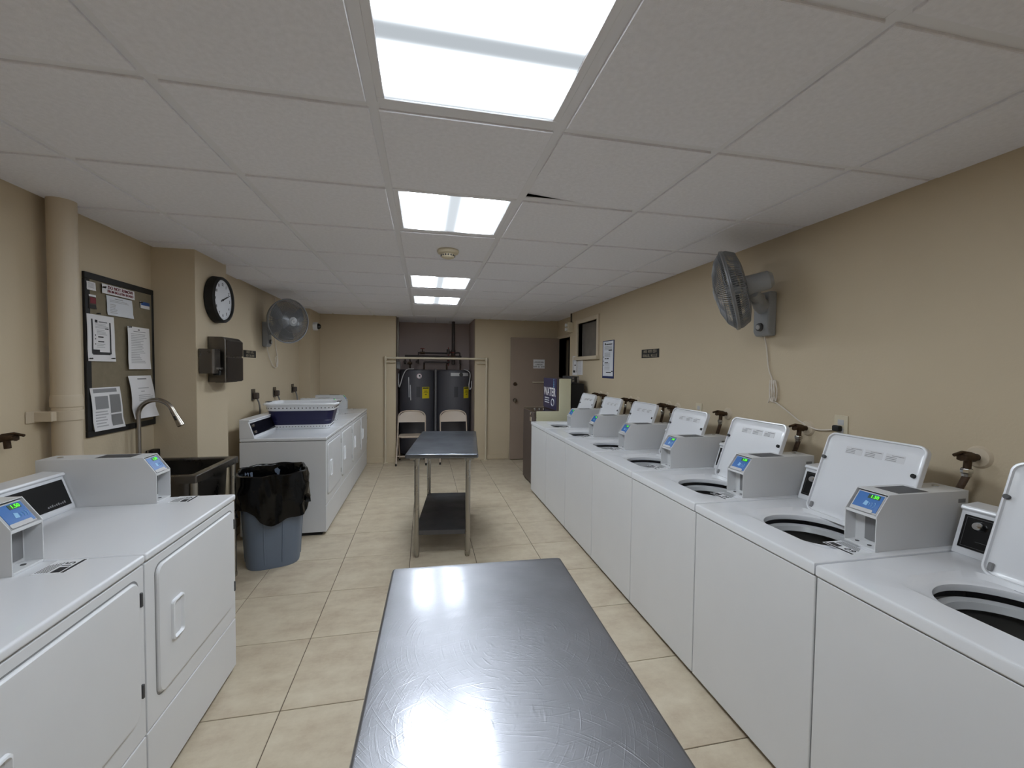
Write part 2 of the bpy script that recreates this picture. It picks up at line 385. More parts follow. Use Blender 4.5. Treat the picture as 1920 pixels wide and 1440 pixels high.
# door: frame in the stepped wall and the leaf standing open along the back wall
dr = sempty('door_1', (XD, DY1, 0))
b = B(); b.box(XD-.02, XD+.145, DY0-.045, DY0, 0, DZ+.045, .004, 1); b.box(XD-.02, XD+.145, DY1, DY1+.045, 0, DZ+.045, .004, 1); b.box(XD-.02, XD+.145, DY0, DY1, DZ, DZ+.045, .004, 1)
obj('door_frame', b, PIPEP, dr, True)
LX0, LX1, LY0, LY1 = 1.40, 2.235, 6.86, 6.90
lf = obj('door_leaf', B().box(LX0, LX1, LY0, LY1, .012, 2.04, .003, 1), DOORP, dr, True)
b = B(); b.cyl((LX0+.075, LY0, 1.0), (LX0+.075, LY0-.012, 1.0), .034, n=24); b.cyl((LX0+.075, LY0-.012, 1.0), (LX0+.075, LY0-.04, 1.0), .013)
b.lathe([(0, -.066), (.02, -.064), (.029, -.054), (.029, -.046), (.018, -.036)], 24, m=Matrix.Translation((LX0+.075, LY0, 1.0)) @ Matrix.Rotation(-PI/2, 4, 'X') @ Matrix.Scale(1, 4))
k = obj('door_knob', b, NICKEL, lf); k.location = -dr.location
b = B(); b.cyl((LX0+.075, LY0, 1.27), (LX0+.075, LY0-.014, 1.27), .03, n=24); b.cyl((LX0+.075, LY0-.014, 1.27), (LX0+.075, LY0-.018, 1.27), .012)
k = obj('deadbolt', b, BRASS, lf); k.location = -dr.location
b = B(); b.cyl((LX0+.38, LY0, 1.30), (LX0+.38, LY0-.03, 1.30), .009); b.tube([(LX0+.38, LY0-.03, 1.30), (LX0+.60, LY0-.03, 1.30)], .008); b.cyl((LX0+.60, LY0, 1.30), (LX0+.60, LY0-.03, 1.30), .009)
k = obj('pull_bar', b, PVC, lf); k.location = -dr.location

# ------------------------------------------------------------------ suspended ceiling
G = .6096; gx = [-.1603+G*k for k in range(-3, 5)]
gy = [1.4091+G*k for k in range(-6, 6)]+[4.945, 5.555, 6.165, 6.775]
slab = struct('ceiling', B().box(-2.1, 3.4, YF-.1, AYB+.1, TOP, TOP+.05), DARKP)
LIGHTS = {(-1, 'x'), (1, 'y'), (4, 'y'), (6, 'y'), (-4, 'x')}  # row behind the camera is an assumed panel, added to light near machines
lightrows = {r: a for r, a in LIGHTS}
XS = [XL]+[x for x in gx if XL+.05 < x < XR-.03]+[XR]
YS = [YF]+[y for y in gy if y > YF+.05]+[YB]
YS = sorted(YS)
def rowidx(y): return gy.index(y)-6 if y in gy else None
TH = .014
cache = {}
def tile_piece(nm, w_, d_, mt, th):
    key = (nm, round(w_, 3), round(d_, 3))
    if key not in cache:
        o = obj(nm, B().box(-w_/2, w_/2, -d_/2, d_/2, 0, th, .002, 1), mt, slab, smooth=False); cache[key] = o; return o
    o = inst(cache[key], nm, slab); return o
for i in range(len(XS)-1):
    for j in range(len(YS)-1):
        x0, x1, y0, y1 = XS[i], XS[i+1], YS[j], YS[j+1]
        if abs(x0+.1603) < .01 and rowidx(y0) in lightrows: continue
        if i == 0 and y0 > PY1: x0 = X3
        elif i == 0 and y0 > PY0-.3: pass
        slip = abs(x0-.449) < .01 and rowidx(y0) == 0
        if slip:        # the panel whose far corner has lifted out of the grid
            w_, d_ = x1-x0-.032, y1-y0-.036; NN = 12
            zl = lambda s_, q: .030*max(0, 1-s_/.64)*max(0, (q-.35)/.65)**1.5
            bq = B(); bq.loops([[((i_/NN-.5)*w_, (j_/NN-.5)*d_, zl(i_/NN, j_/NN)) for i_ in range(NN+1)] for j_ in range(NN+1)], False)
            bq.loops([[((i_/NN-.5)*w_, (j_/NN-.5)*d_, zl(i_/NN, j_/NN)+TH) for i_ in range(NN+1)] for j_ in range(NN+1)], False)
            ed = [(i_, 0) for i_ in range(NN)]+[(NN, j_) for j_ in range(NN)]+[(NN-i_, NN) for i_ in range(NN)]+[(0, NN-j_) for j_ in range(NN)]
            bq.loops([[((i_/NN-.5)*w_, (j_/NN-.5)*d_, zl(i_/NN, j_/NN)+dz_) for i_, j_ in ed] for dz_ in (0, TH)])
            o = obj('ceiling_tile', bq, TILEC, slab)
        else: o = tile_piece('ceiling_tile', x1-x0-.032, y1-y0-.032, TILEC, TH)
        o.location = ((x0+x1)/2+random.uniform(-.002, .002), (y0+y1)/2+random.uniform(-.002, .002), CZ-.008)
# doorway bay and alcove ceilings
for (x0, x1, y0, y1) in ((XR, XD, YD, YB), (AX0, (AX0+AX1)/2, YB, AYB), ((AX0+AX1)/2, AX1, YB, AYB)):
    o = tile_piece('ceiling_tile', x1-x0-.004, y1-y0-.004, TILEC, TH); o.location = ((x0+x1)/2, (y0+y1)/2, CZ+.005)
def tee(nm, x0, x1, y0, y1):
    o = obj(nm, B().box(-(x1-x0)/2, (x1-x0)/2, -(y1-y0)/2, (y1-y0)/2, 0, .006, .001, 1), GRIDW, slab, smooth=False); o.location = ((x0+x1)/2, (y0+y1)/2, CZ)
    return o
HW = .012; FW = .021
for x in XS[1:-1]: tee('main_runner', x-FW, x+FW, YF, YB if not AX0 < x < AX1 else AYB)
for y in YS[1:-1]:
    for a, b_ in zip(XS, XS[1:]): tee('cross_tee', a+FW, b_-FW, y-FW, y+FW)
for (x0, x1, y0, y1) in ((XL, XL+.018, YF, PY0), (X3, X3+.018, PY1, 6.42), (XR-.018, XR, YF, YB), (XL, AX0, YB-.018, YB), (AX1, XR, YB-.018, YB), (XL, XR, YF, YF+.018)):
    tee('wall_angle', x0, x1, y0, y1)
# light panels
LN = {-1: 'ceiling light panel nearest the front of the room with tubes running crosswise', 1: 'square ceiling light panel beside the slipped ceiling tile and near the smoke detector',
      4: 'small ceiling light panel just beyond the smoke detector', 6: 'last ceiling light panel before the water heater alcove', -4: 'assumed square ceiling light panel out of view behind the camera'}
for r, ax in sorted(lightrows.items()):
    y0 = gy[r+6]; y1 = gy[r+7]; x0, x1 = gx[3], gx[4]; cx_, cy_ = (x0+x1)/2, (y0+y1)/2
    t = thing('ceiling_light', LN[r], 'ceiling light', (cx_, cy_, CZ), group='ceiling light panels')
    hx, hy = (x1-x0)/2-HW-.002, (y1-y0)/2-HW-.002
    t.location.z = CZ-.004
    b = B()
    for s_ in (-1, 1):
        b.box(-hx, hx, s_*hy-(.026 if s_ > 0 else 0), s_*hy+(.026 if s_ < 0 else 0), .001, .016, .002, 1)
        b.box(s_*hx-(.026 if s_ > 0 else 0), s_*hx+(.026 if s_ < 0 else 0), -hy+.026, hy-.026, .001, .016, .002, 1)
    obj('bezel', b, GRIDW, t)
    obj('diffuser', B().box(-hx+.025, hx-.025, -hy+.025, hy-.025, .006, .010), LPX if ax == 'x' else LPY, t, smooth=False)
    obj('housing', B().box(-hx, hx, -hy, hy, .017, .11, .004, 1), GRIDW, t)
# smoke detector
p = atz(840, 467, CZ)
t = thing('smoke_detector', 'round ivory smoke detector on the ceiling between two light panels', 'smoke detector', (p.x, p.y, CZ-.0145))
obj('base', B().lathe([(.0, .006), (.072, .006), (.075, -.004), (.070, -.016), (.058, -.022), (.0, -.022)], 40), IVORY, t)
b = B().lathe([(.046, -.022), (.048, -.032), (.042, -.044), (.028, -.050), (0, -.050)], 40)
obj('sensing_chamber', b, IVORY, t)
b = B()
for k_ in range(16):
    a = 2*PI*k_/16; b.box(.0465, .0495, -.005, .005, -.038, -.028); 
    bmesh.ops.rotate(b.bm, cent=(0, 0, 0), matrix=Matrix.Rotation(2*PI/16, 3, 'Z'), verts=b.bm.verts)
obj('vent_slots', b, DKGREY, t)

# ------------------------------------------------------------------ payment box (shared by washers and dryers)
# local frame of a machine: u = depth from its front (+X), v along the row (+Y), z up
def payment_box(parent, u0, v0, v1, z0, z1, ul, price='1.50'):
    root = obj('payment_box', B().prism([(u0+.05, z0), (u0+.05, z1-.085), (u0+.068, z1-.012), (u0+ul, z1-.002), (u0+ul, z0)], 1, v0+.003, v1-.003), BOXG, parent, smooth=False)
    prof = [(u0, z0), (u0, z1-.075), (u0+.053, z1), (u0+ul, z1), (u0+ul, z0)]
    b = B(); b.prism(prof, 1, v0, v0+.003, .0008, 1); b.prism(prof, 1, v1-.003, v1, .0008, 1)
    b.box(u0+.053, u0+ul, v0+.003, v1-.003, z1-.003, z1); b.box(u0, u0+.05, v0+.003, v1-.003, z0, z0+.008, .001, 1)
    b.box(u0+.001, u0+.022, v0+.003, v1-.003, z1-.086, z1-.076, .001, 1)
    obj('shell', b, BOXG, root)
    obj('recess_plate', B().box(u0+.046, u0+.050, v0+.012, v0+.075, z0+.02, z1-.1), MIDGREY, root, smooth=False)
    for q in (.04, .085): obj('floor_screw', B().cyl((u0+.025, v0+q, z0+.008), (u0+.025, v0+q, z0+.0095), .007, n=12), DKGREY, root)
    # reader: tilted plate between the side cheeks; x' runs from high v to low v (customer's left to right)
    P = Vector((u0+.030, (v0+v1)/2, z1-.041)); yv = Vector((.053, 0, .075)).normalized(); M = frame(P, (0, -1, 0), yv)
    W = (v1-v0)/2-.008
    rd = obj('card_reader', B(M).box(-W, W, -.040, .042, -.014, 0, .002, 1), LTGREY, root)
    b = B(M); b.box(-W+.006, W-.004, -.034, .037, 0, .0016, .0006, 1); obj('blue_face', b, BLUE, rd)
    b = B(M); b.prism(rrect(-W+.004, W-.016, -.040, -.026, .004, 3), 2, .0005, .003); obj('reader_lip', b, LTGREY, rd)
    obj('display', B(M).box(-.006, W-.014, .017, .033, .0016, .0022), DGREEN, rd, smooth=False)
    text('price_digits', price, .017, GREEN, rd, M @ Matrix.Translation((W*.5-.008, .025, .0027)), bold=.0002)
    b = B(M)
    for k_ in range(3):
        a0 = []; c0 = (.010+.007*k_, -.006)
        for i in range(9):
            a = -.9+1.8*i/8; a0.append((c0[0]+(.006+.003*k_)*math.cos(a)-.004, c0[1]+(.006+.003*k_)*math.sin(a)*1.1, .0022))
        b.tube(a0, .0009, 5)
    b.prism([(-.010, -.012), (.004, -.014), (.006, .002), (-.006, .006)], 2, .0016, .0022)
    obj('tap_symbol', b, LBLUE, rd)
    obj('notice_sticker', B().box(u0+.11, u0+.25, v0+.010, v1-.02, z1, z1+.0006), DKGREY, root, smooth=False)
    b = B().cyl((u0+ul-.06, (v0+v1)/2+.01, z1), (u0+ul-.06, (v0+v1)/2+.01, z1+.004), .011, n=20); obj('lock', b, CHROME, root)
    obj('rear_slot', B().box(u0+ul-.05, u0+ul-.015, v0-.0008, v0, z1-.045, z1-.03), MIDGREY, root, smooth=False)
    return root
def deck_label(parent, u0, v0, v1, z, num):
    lb = obj('price_label', B().box(u0, u0+.085, v0, v1, z, z+.0005), PLAST, parent, smooth=False)
    b = B().box(u0+.002, u0+.011, v0+.004, v1-.004, z+.0005, z+.0009)
    for k_ in range(5): b.box(u0+.05+.007*k_, u0+.0525+.007*k_, v0+.02+.004*k_, v1-.01, z+.0005, z+.0009)
    b.box(u0+.016, u0+.040, v1-.045, v1-.008, z+.0005, z+.0009)
    obj('label_print', b, INK, lb, smooth=False)
    text('label_number', num, .036, INK, lb, frame((u0+.030, v0+.035, z+.0008), (0, -1, 0), (1, 0, 0)))
    return lb

# ------------------------------------------------------------------ top-load washers
WW = .6475; WD = .66; WZ = .875
def loop_star(c, fn, z, A):
    return [Vector((c[0]+fn(a)*math.cos(a), c[1]+fn(a)*math.sin(a), z)) for a in A]
def rr_fn(c, x0, x1, y0, y1, p=14):
    def f(a):
        ca, sa = math.cos(a), math.sin(a)
        ex = (x1-c[0]) if ca > 0 else (c[0]-x0); ey = (y1-c[1]) if sa > 0 else (c[1]-y0)
        if p is None: return min(ex/max(abs(ca), 1e-9), ey/max(abs(sa), 1e-9))
        return (abs(ca/ex)**p+abs(sa/ey)**p)**(-1/p)
    return f
def make_washer():
    t = thing('top_load_washer', '', 'washing machine', group='row of top-load washers along the wall with the window')
    g = .003; a, bq = g, WW-g
    b = B(); z0 = .028
    b.box(.012, .024, a, bq, z0, .835); b.box(WD-.012, WD, a, bq, z0, .835); b.box(.012, WD, a, a+.012, z0, .835); b.box(.012, WD, bq-.012, bq, z0, .835); b.box(.02, WD-.01, a+.01, bq-.01, z0, .05)
    obj('cabinet', b, WHITE2, t, smooth=False)
    obj('front_panel', B().box(0, .013, a, bq, .03, .829, .004, 3), WHITE2, t)
    for fu, fv in ((.05, .05), (.05, WW-.05), (WD-.05, .05), (WD-.05, WW-.05)): obj('foot', B().cyl((fu, fv, 0), (fu, fv, .03), .022), RUBBER, t)
    # deck with lid well and opening
    c = (.31, .305)
    O = lambda d: rr_fn(c, -.006+d, WD-d, a+d, bq-d, None)
    AA = sorted([2*PI*i/96 for i in range(96)]+[math.atan2(y-c[1], x-c[0]) % (2*PI) for x in (-.006, WD) for y in (a, bq)])
    R1 = rr_fn(c, .125, .478, .082, .522, 9); R2 = rr_fn(c, .150, .470, .100, .497, 7)
    def hole(a_):
        r = .178; 
        ca = math.cos(a_)
        return r*(1-.16*max(0, -ca)**6)
    b = B()
    ls = lambda fn, z: loop_star(c, fn, z, AA)
    L = [ls(O(.004), .833), ls(O(0), .838), ls(O(0), WZ-.009), ls(O(.003), WZ-.003), ls(O(.009), WZ), ls(R1, WZ), ls(R2, WZ-.014),
         ls(lambda q: hole(q)+.012, WZ-.015), ls(lambda q: hole(q)+.002, WZ-.019), ls(hole, WZ-.028), ls(lambda q: hole(q)+.002, WZ-.040)]
    b.loops(L); obj('deck', b, WHITE, t, ang=28)
    # tub
    b = B().lathe([(.150, .792), (.158, .812), (.176, .818), (.194, .810), (.200, .780), (.200, .40)], 56, (c[0], c[1], 0)); 
    obj('tub_ring', b, TUBW, t)
    b = B(); b.lathe([(.196, .80), (.192, .42), (.17, .37), (.05, .36)], 48, (c[0], c[1], 0)); obj('tub', b, TUBS, t)
    b2 = B(); 
    for k_ in range(4):
        b2.m = Matrix.Translation((c[0], c[1], 0)) @ Matrix.Rotation(PI/2*k_+.4, 4, 'Z')
        b2.prism([(.03, .37), (.14, .37), (.11, .41), (.045, .62)], 1, -.006, .006, .002, 1)
    b2.m = Matrix(); b2.lathe([(.09, .365), (.07, .42), (.045, .46), (.04, .66), (.034, .70), (0, .705)], 24, (c[0], c[1], 0))
    obj('agitator', b2, TUBW, t)
    # lid, standing open and leaning back
    A = math.radians(70.5); hx = .478
    M = Matrix.Translation((hx, 0, WZ-.006)) @ Matrix.Rotation(-A, 4, 'Y')   # lid x' runs up the leaning lid, y' = v, z' = its outer side
    M = frame((hx, .092, WZ-.004), (math.cos(A), 0, math.sin(A)), (0, 1, 0)) # z' = x' x y' points to the front (inner face)
    LW, LL = .412, .388
    def rl(d, z): return [M @ Vector((x, y, z)) for x, y in rrect(d, LL-d, d, LW-d, .034-d*.6 if d < .03 else .02)]
    b = B(); b.loops([rl(.006, -.028), rl(0, -.022), rl(0, -.001), rl(.002, .001), rl(.007, .001), rl(.009, -.008), rl(.022, -.0115), rl(.036, -.0115)], cap0=True, cap1=True)
    ld = obj('lid', b, WHITE, t)
    b = B(M)
    for k_ in range(3):
        y0 = .075+.085*k_
        b.box(LL-.085, LL-.052, y0, y0+.073, -.0116, -.0108)
    st = obj('instruction_plate', b, mat('plate_pale', (206, 207, 211), .35), ld, smooth=False)
    b = B(M)
    for k_ in range(3):
        y0 = .075+.085*k_
        for q in range(4): b.box(LL-.060-.007*q, LL-.0575-.007*q, y0+(.03 if q else .004), y0+(.070 if q else .05), -.0109, -.0104)
    obj('instruction_lines', b, INKG, ld, smooth=False)
    b = B(M); b.cyl((.265, .028, -.012), (.265, .028, -.003), .0085, n=16); obj('bumper', b, RUBBER, ld)
    obj('side_bumper', B(M).cyl((.265, LW-.010, -.010), (.265, LW-.010, .003), .008, n=16), DKGREY, ld); obj('hinge_catch', B(M).box(.018, .045, LW-.028, LW-.014, -.0116, -.002, .003, 1), MIDGREY, ld)
    # slanted control console behind the lid
    v0, v1 = .152, WW-.004
    prof = [(.583, WZ), (.585, WZ+.012), (.628, WZ+.150), (.618, WZ+.158), (.624, WZ+.170), (.70, WZ+.176), (.70, WZ)]
    cn = obj('control_console', B().prism(prof, 1, v0, v1, .003, 2), WHITE, t)
    n = Vector((-(.138), 0, .043)).normalized(); yv = Vector((.043, 0, .138)).normalized()
    M = frame((.6065, 0, WZ+.081), (0, -1, 0), yv)
    fc = obj('control_face', B(M).box(-v1+.014, -.17, -.058, .060, -.002, .0035, .001, 1), BLACK, cn)
    b = B(M)
    for (x0, x1, y0, y1) in ((-v1+.022, -.18, .052, .0535), (-v1+.022, -.18, -.0515, -.050), (-v1+.022, -v1+.0235, -.05, .053), (-v1+.14, -v1+.1415, -.05, .053), (-v1+.06, -v1+.12, -.028, -.0265)): b.box(x0, x1, y0, y1, .0035, .0042)
    obj('face_lines', b, DKGREY, fc, smooth=False)
    b = B(M); b.lathe([(.018, .003), (.016, .016), (.012, .022), (0, .023)], 24, m=M @ Matrix.Translation((-v1+.062, .026, 0))) if False else b.lathe([(.018, .003), (.016, .016), (.012, .022), (0, .023)], 24, c=(-v1+.062, .026, 0))
    obj('cycle_knob', b, CHROME, fc)
    b = B(M)
    for k_ in range(3): b.cyl((-v1+.105+.012*k_, .030, .003), (-v1+.105+.012*k_, .030, .006), .003, n=8)
    obj('indicator_lamps', b, DKGREY, fc)
    payment_box(t, .288, .033, .149, WZ, WZ+.205, .43)
    deck_label(t, .185, .030, .145, WZ, '09')
    return t
SWN = ['white top-load washer beside the beige water vending machine, first of the row', 'second white top-load washer from the beige water vending machine',
       'third white top-load washer from the beige water vending machine', 'fourth white top-load washer from the beige water vending machine',
       'fifth white top-load washer from the beige water vending machine', 'sixth white top-load washer from the vending machine, open lid below the ivory outlet',
       'seventh white top-load washer, farthest from the beige water vending machine']
w0 = make_washer()
for k_ in range(7):
    o = w0 if k_ == 0 else copytree(w0)
    o.location = (1.30, .52+WW*k_, 0); o['label'] = SWN[6-k_]

# ------------------------------------------------------------------ front-load dryers
DW = .69; DD = .70; DZT = .888
def make_dryer(box=True, knobs=False):
    t = thing('front_load_dryer', '', 'clothes dryer')
    g = .002; a, c_ = g, DW-g
    obj('cabinet', B().box(.006, DD, a, c_, .03, .856, .004, 2), WHITE2, t)
    obj('toe_base', B().box(.04, DD-.03, .02, DW-.02, 0, .031), BLACKM, t, smooth=False)
    obj('lower_panel', B().box(0, .012, a, c_, .028, .264, .004, 2), WHITE2, t)
    b = B().box(0, .012, a, c_, .270, .853, .004, 2); obj('front_panel', b, WHITE2, t)
    # door with rounded corners, raised edge
    def rl(d, u): return [(u, y, z) for y, z in rrect(.036+d, .632-d, .352+d, .818-d, .035)]
    b = B(); b.loops([rl(-.006, .001), rl(-.004, .0005), rl(-.003, .003), rl(0, .003), rl(0, -.004), rl(.004, -.009), rl(.012, -.010)], cap1=True)
    d = obj('door', b, WHITE2, t)
    def hl(d_, u): return [(u, y, z) for y, z in rrect(.487+d_, .562-d_, .505+d_, .655-d_, .012)]
    b = B(); b.loops([hl(0, -.010), hl(.001, -.018), hl(.006, -.020), hl(.013, -.006), hl(.02, -.004)], cap1=True)
    obj('handle', b, PLAST, d)
    obj('door_gap', B().loops([rl(-.0065, .0), rl(-.002, -.0008)]), MIDGREY, d)
    for z in (.745, .436):
        obj('hinge', B().box(-.009, 0, .020, .029, z-.024, z+.024, .002, 1), DKGREY, d)
    obj('top_panel', B().box(-.006, DD, a-.001, c_+.001, .860, DZT, .008, 3), WHITE, t)
    vb = .112 if box else .004
    prof = [(.583, DZT), (.585, DZT+.014), (.628, DZT+.142), (.617, DZT+.150), (.622, DZT+.160), (.70, DZT+.166), (.70, DZT)]
    cn = obj('control_console', B().prism(prof, 1, vb, DW-.004, .003, 2), WHITE, t)
    M = frame((.6065, 0, DZT+.078), (0, -1, 0), (.043, 0, .128))
    fc = obj('control_face', B(M).box(-DW+.020, -vb-.016, -.056, .056, -.002, .0035, .001, 1), BLACK, cn)
    if knobs:
        for q in (.028, -.028):
            obj('knob', B(M).lathe([(.013, .003), (.011, .016), (0, .018)], 18, c=(-DW+.06, q, 0)), NICKEL, fc)
    b = B(M)
    for q in range(9): b.box(-vb-.13+.010*q, -vb-.124+.010*q, -.044, -.038+.002*(q % 3), .0035, .004)
    obj('face_print', b, MIDGREY, fc, smooth=False)
    if box:
        payment_box(t, .275, .0, .108, DZT, DZT+.212, .455)
        deck_label(t, .15, .006, .106, DZT, '15')
    return t
d0 = make_dryer()
dA = d0; dA.location = (-.915, 2.302, 0); dA.rotation_euler.z = PI
dA['label'] = 'white front-load dryer standing beside the utility sink'
dB = copytree(d0); dB.location = (-.915, 1.610, 0); dB['label'] = 'white front-load dryer one place away from the utility sink'
e0 = make_dryer(False, True); e0.rotation_euler.z = PI; e0.location = (-.862, 4.72, 0)
e0['label'] = 'white front-load dryer without payment box behind the grey bin'
EL = ['white front-load dryer carrying the navy laundry basket', 'white front-load dryer between the basket dryer and the corner dryer', 'white front-load dryer in the corner by the back wall']
for k_ in range(3):
    o = copytree(d0); o.location = (-.862, 4.72+DW*(k_+1), -.012+.012); o['label'] = EL[k_]
for o in (dA, dB, e0): o['group'] = 'front-load dryers'
for o in bpy.data.objects:
    if o.name.startswith('front_load_dryer'): o['group'] = 'front-load dryers'

# ------------------------------------------------------------------ stainless work tables
def make_table(name, label, loc, rz, W, Lh, ZT, leg_in=(.085, .10), tm=None):
    t = thing(name, label, 'table', loc, rz, 'stainless work tables')
    hw, hl = W/2, Lh/2
    def rl(d, z): return [(x, y, z) for x, y in rrect(-hw+d, hw-d, -hl+d, hl-d, .012)]
    b = B(); b.loops([rl(.016, ZT-.034), rl(.004, ZT-.034), rl(0, ZT-.026), rl(0, ZT-.010), rl(.003, ZT-.003), rl(.009, ZT), rl(.03, ZT), rl(.06, ZT)], cap0=True, cap1=True)
    obj('table_top', b, tm or STEELTOP, t)
    lx, ly = hw-leg_in[0], hl-leg_in[1]
    for sx in (-1, 1):
        for sy in (-1, 1):
            lg = obj('leg', B().cyl((sx*lx, sy*ly, .045), (sx*lx, sy*ly, ZT-.034), .020, n=24), GALV, t)
            obj('foot', B().lathe([(.019, .06), (.022, .048), (.022, .02), (.014, .010), (.014, 0), (0, 0)], 20, (sx*lx, sy*ly, 0)), DKGREY if sy > 0 else GALV, lg)
    sh = obj('shelf', B().box(-lx-.012, lx+.012, -ly-.004, ly+.004, .180, .218, .004, 2), mat('shelf_steel', (98, 99, 104), .4, metal=.9, rvar=.12, vscale=6), t)
    for sx in (-1, 1): obj('under_rail', B().box(sx*(hw-.05)-.02, sx*(hw-.05)+.02, -hl+.05, hl-.05, ZT-.055, ZT-.03, .003, 1), GALV, t)
    for sx in (-1, 1):
        for sy in (-1, 1): obj('socket', B().cyl((sx*lx, sy*ly, ZT-.075), (sx*lx, sy*ly, ZT-.034), .026, n=20), GALV, t)
    return t
make_table('work_table', 'stainless steel work table with swirled scratches nearest the payment boxes', (.168, .80, 0), math.radians(-1.6), .572, 1.22, .862, (.07, .10))
bpy.data.objects['work_table']['label'] = 'large scratched stainless steel table with glossy swirl marks between dryers and washers'
make_table('work_table', 'stainless steel work table with dark lower shelf in front of the folding chairs', (.200, 3.915, 0), math.radians(-6.0), .566, 1.22, .852, (.08, .10), STEELTOP2)

# ------------------------------------------------------------------ utility sink and faucet
SX0, SX1, SY0, SY1, SZ = -1.843, -1.315, 2.80, 3.385, .868
t = thing('utility_sink', 'dark stainless utility sink on legs beside the pillar', 'sink', ((SX0+SX1)/2, (SY0+SY1)/2, 0))
def rl(d, z, r=.03): return [(x, y, z) for x, y in rrect(SX0+d, SX1-d, SY0+d, SY1-d, r)]
b = B(); b.loops([rl(.01, SZ-.045, .01), rl(0, SZ-.045, .01), rl(0, SZ-.004, .01), rl(.004, SZ, .01), rl(.042, SZ, .02), rl(.050, SZ-.010, .04), rl(.058, SZ-.25, .05), rl(.075, SZ-.275, .06), rl(.15, SZ-.285, .05)], cap1=True)
obj('rim_and_bowl', b, STEELD, t, True)
b = B(); b.loops([rl(.045, SZ-.045, .04), rl(.052, SZ-.27, .05), rl(.07, SZ-.295, .06)], cap1=True); obj('apron', b, STEELD, t, True)
for x in (SX0+.05, SX1-.03):
    for y in (SY0+.04, SY1-.03):
        lg = obj('leg', B().cyl((x, y, .02), (x, y, SZ-.045), .019, n=20), GALV, t, True)
        k = obj('foot', B().cyl((x, y, 0), (x, y, .03), .023, n=16), GALV, lg); k.location = -t.location
b = B().cyl(((SX0+SX1)/2, (SY0+SY1)/2, SZ-.285), ((SX0+SX1)/2, (SY0+SY1)/2, SZ-.283), .045, n=24); obj('drain', b, CHROME, t, True)
b = B().tube(spline([((SX0+SX1)/2, (SY0+SY1)/2, SZ-.29), ((SX0+SX1)/2, (SY0+SY1)/2, .42), ((SX0+SX1)/2-.05, (SY0+SY1)/2, .36), ((SX0+SX1)/2-.12, (SY0+SY1)/2, .42), (SX0+.03, (SY0+SY1)/2, .44)]), .02, 12); obj('waste_pipe', b, PVC, t, True)
FX, FY = -1.800, 3.14
t = thing('faucet', 'brushed nickel gooseneck faucet over the utility sink', 'faucet', (FX, FY, SZ))
obj('base_plate', B().box(FX-.03, FX+.03, FY-.11, FY+.11, SZ, SZ+.012, .004, 2), NICKEL, t, True)
obj('base', B().lathe([(.027, .010), (.027, .022), (.020, .028), (.0, .028)], 24, (FX, FY, SZ)), NICKEL, t, True)
R = .100; zt = SZ+.325
pts = [(FX, FY, SZ+.02), (FX, FY, SZ+.2)]+[(FX+R-R*math.cos(a), FY-.0*a, zt+R*math.sin(a)) for a in [PI*i/20*.88 for i in range(21)]]
obj('spout', B().tube(pts, .0145, 16), NICKEL, t, True)
e = Vector(pts[-1]); dv = (Vector(pts[-1])-Vector(pts[-2])).normalized()
m_ = Matrix.Translation(e) @ dv.to_track_quat('Z', 'Y').to_matrix().to_4x4()
h = obj('spray_head', B().lathe([(.015, -.004), (.016, .03), (.021, .10), (.022, .115), (.018, .12), (0, .12)], 24, m=m_), NICKEL, t, True)
b = B(); b.m = m_; b.box(-.024, -.014, -.006, .006, .045, .075, .003, 1); k = obj('spray_button', b, BLACKM, h); k.location = -t.location
b = B(); b.cyl((FX, FY+.085, SZ+.01), (FX, FY+.085, SZ+.045), .014); b.tube([(FX, FY+.085, SZ+.045), (FX+.005, FY+.088, SZ+.085)], .005); obj('handle', b, NICKEL, t, True)
tag(obj('soap_caddy', B().box(-1.846, -1.80, 3.285, 3.37, SZ+.0005, SZ+.07, .006, 2), BLACKM), 'small black caddy on the rim of the utility sink', 'caddy')

# ------------------------------------------------------------------ bin and bag
BX, BY = -1.160, 3.60
t = thing('trash_bin', 'blue-grey plastic bin under a black bag beside the utility sink', 'bin', (BX, BY, 0))
def se(r, z, p=3.2, n=48, ph=.0):
    o = []
    for i in range(n):
        a = 2*PI*i/n; q = (abs(math.cos(a-ph))**p+abs(math.sin(a-ph))**p)**(-1/p); o.append(Vector((BX+r*q*math.cos(a), BY+r*q*math.sin(a), z)))
    return o
PH = math.radians(18)
b = B(); b.loops([se(.176, .012, ph=PH), se(.182, .0, ph=PH), se(.186, .02, ph=PH), se(.222, .66, ph=PH), se(.232, .665, ph=PH), se(.232, .70, ph=PH), se(.224, .70, ph=PH), se(.212, .66, ph=PH), se(.178, .03, ph=PH)], cap0=True, cap1=True)
obj('bin_body', b, BIN, t, True)
for k_ in range(4):
    for off in (-.30, .30):
        a = PI/2*k_+PH+off
        q = (abs(math.cos(a-PH))**3.2+abs(math.sin(a-PH))**3.2)**(-1/3.2)
        d_ = Vector((math.cos(a), math.sin(a), 0))
        obj('rib', B().tube([Vector((BX, BY, .04))+d_*(.187*q), Vector((BX, BY, .60))+d_*(.219*q)], .005, 6), BIN, t, True)
random.seed(11)
t = thing('bin_bag', 'shiny black bag folded over the rim of the grey bin', 'bag', (BX, BY, .3))
N = 72
def ring(r, zf, wob, ph0, p=3.2):
    o = []
    for i in range(N):
        a = 2*PI*i/N; q = (abs(math.cos(a-PH))**p+abs(math.sin(a-PH))**p)**(-1/p)
        rr = r*q+wob*(math.sin(7*a+ph0)+.6*math.sin(13*a+2*ph0)+.4*math.sin(23*a))
        o.append(Vector((BX+rr*math.cos(a), BY+rr*math.sin(a), zf(a))))
    return o
hem = lambda a: .43+.045*math.sin(3*a+.7)-.085*math.exp(-((a-4.95)/.42)**2)+.02*math.sin(5*a)
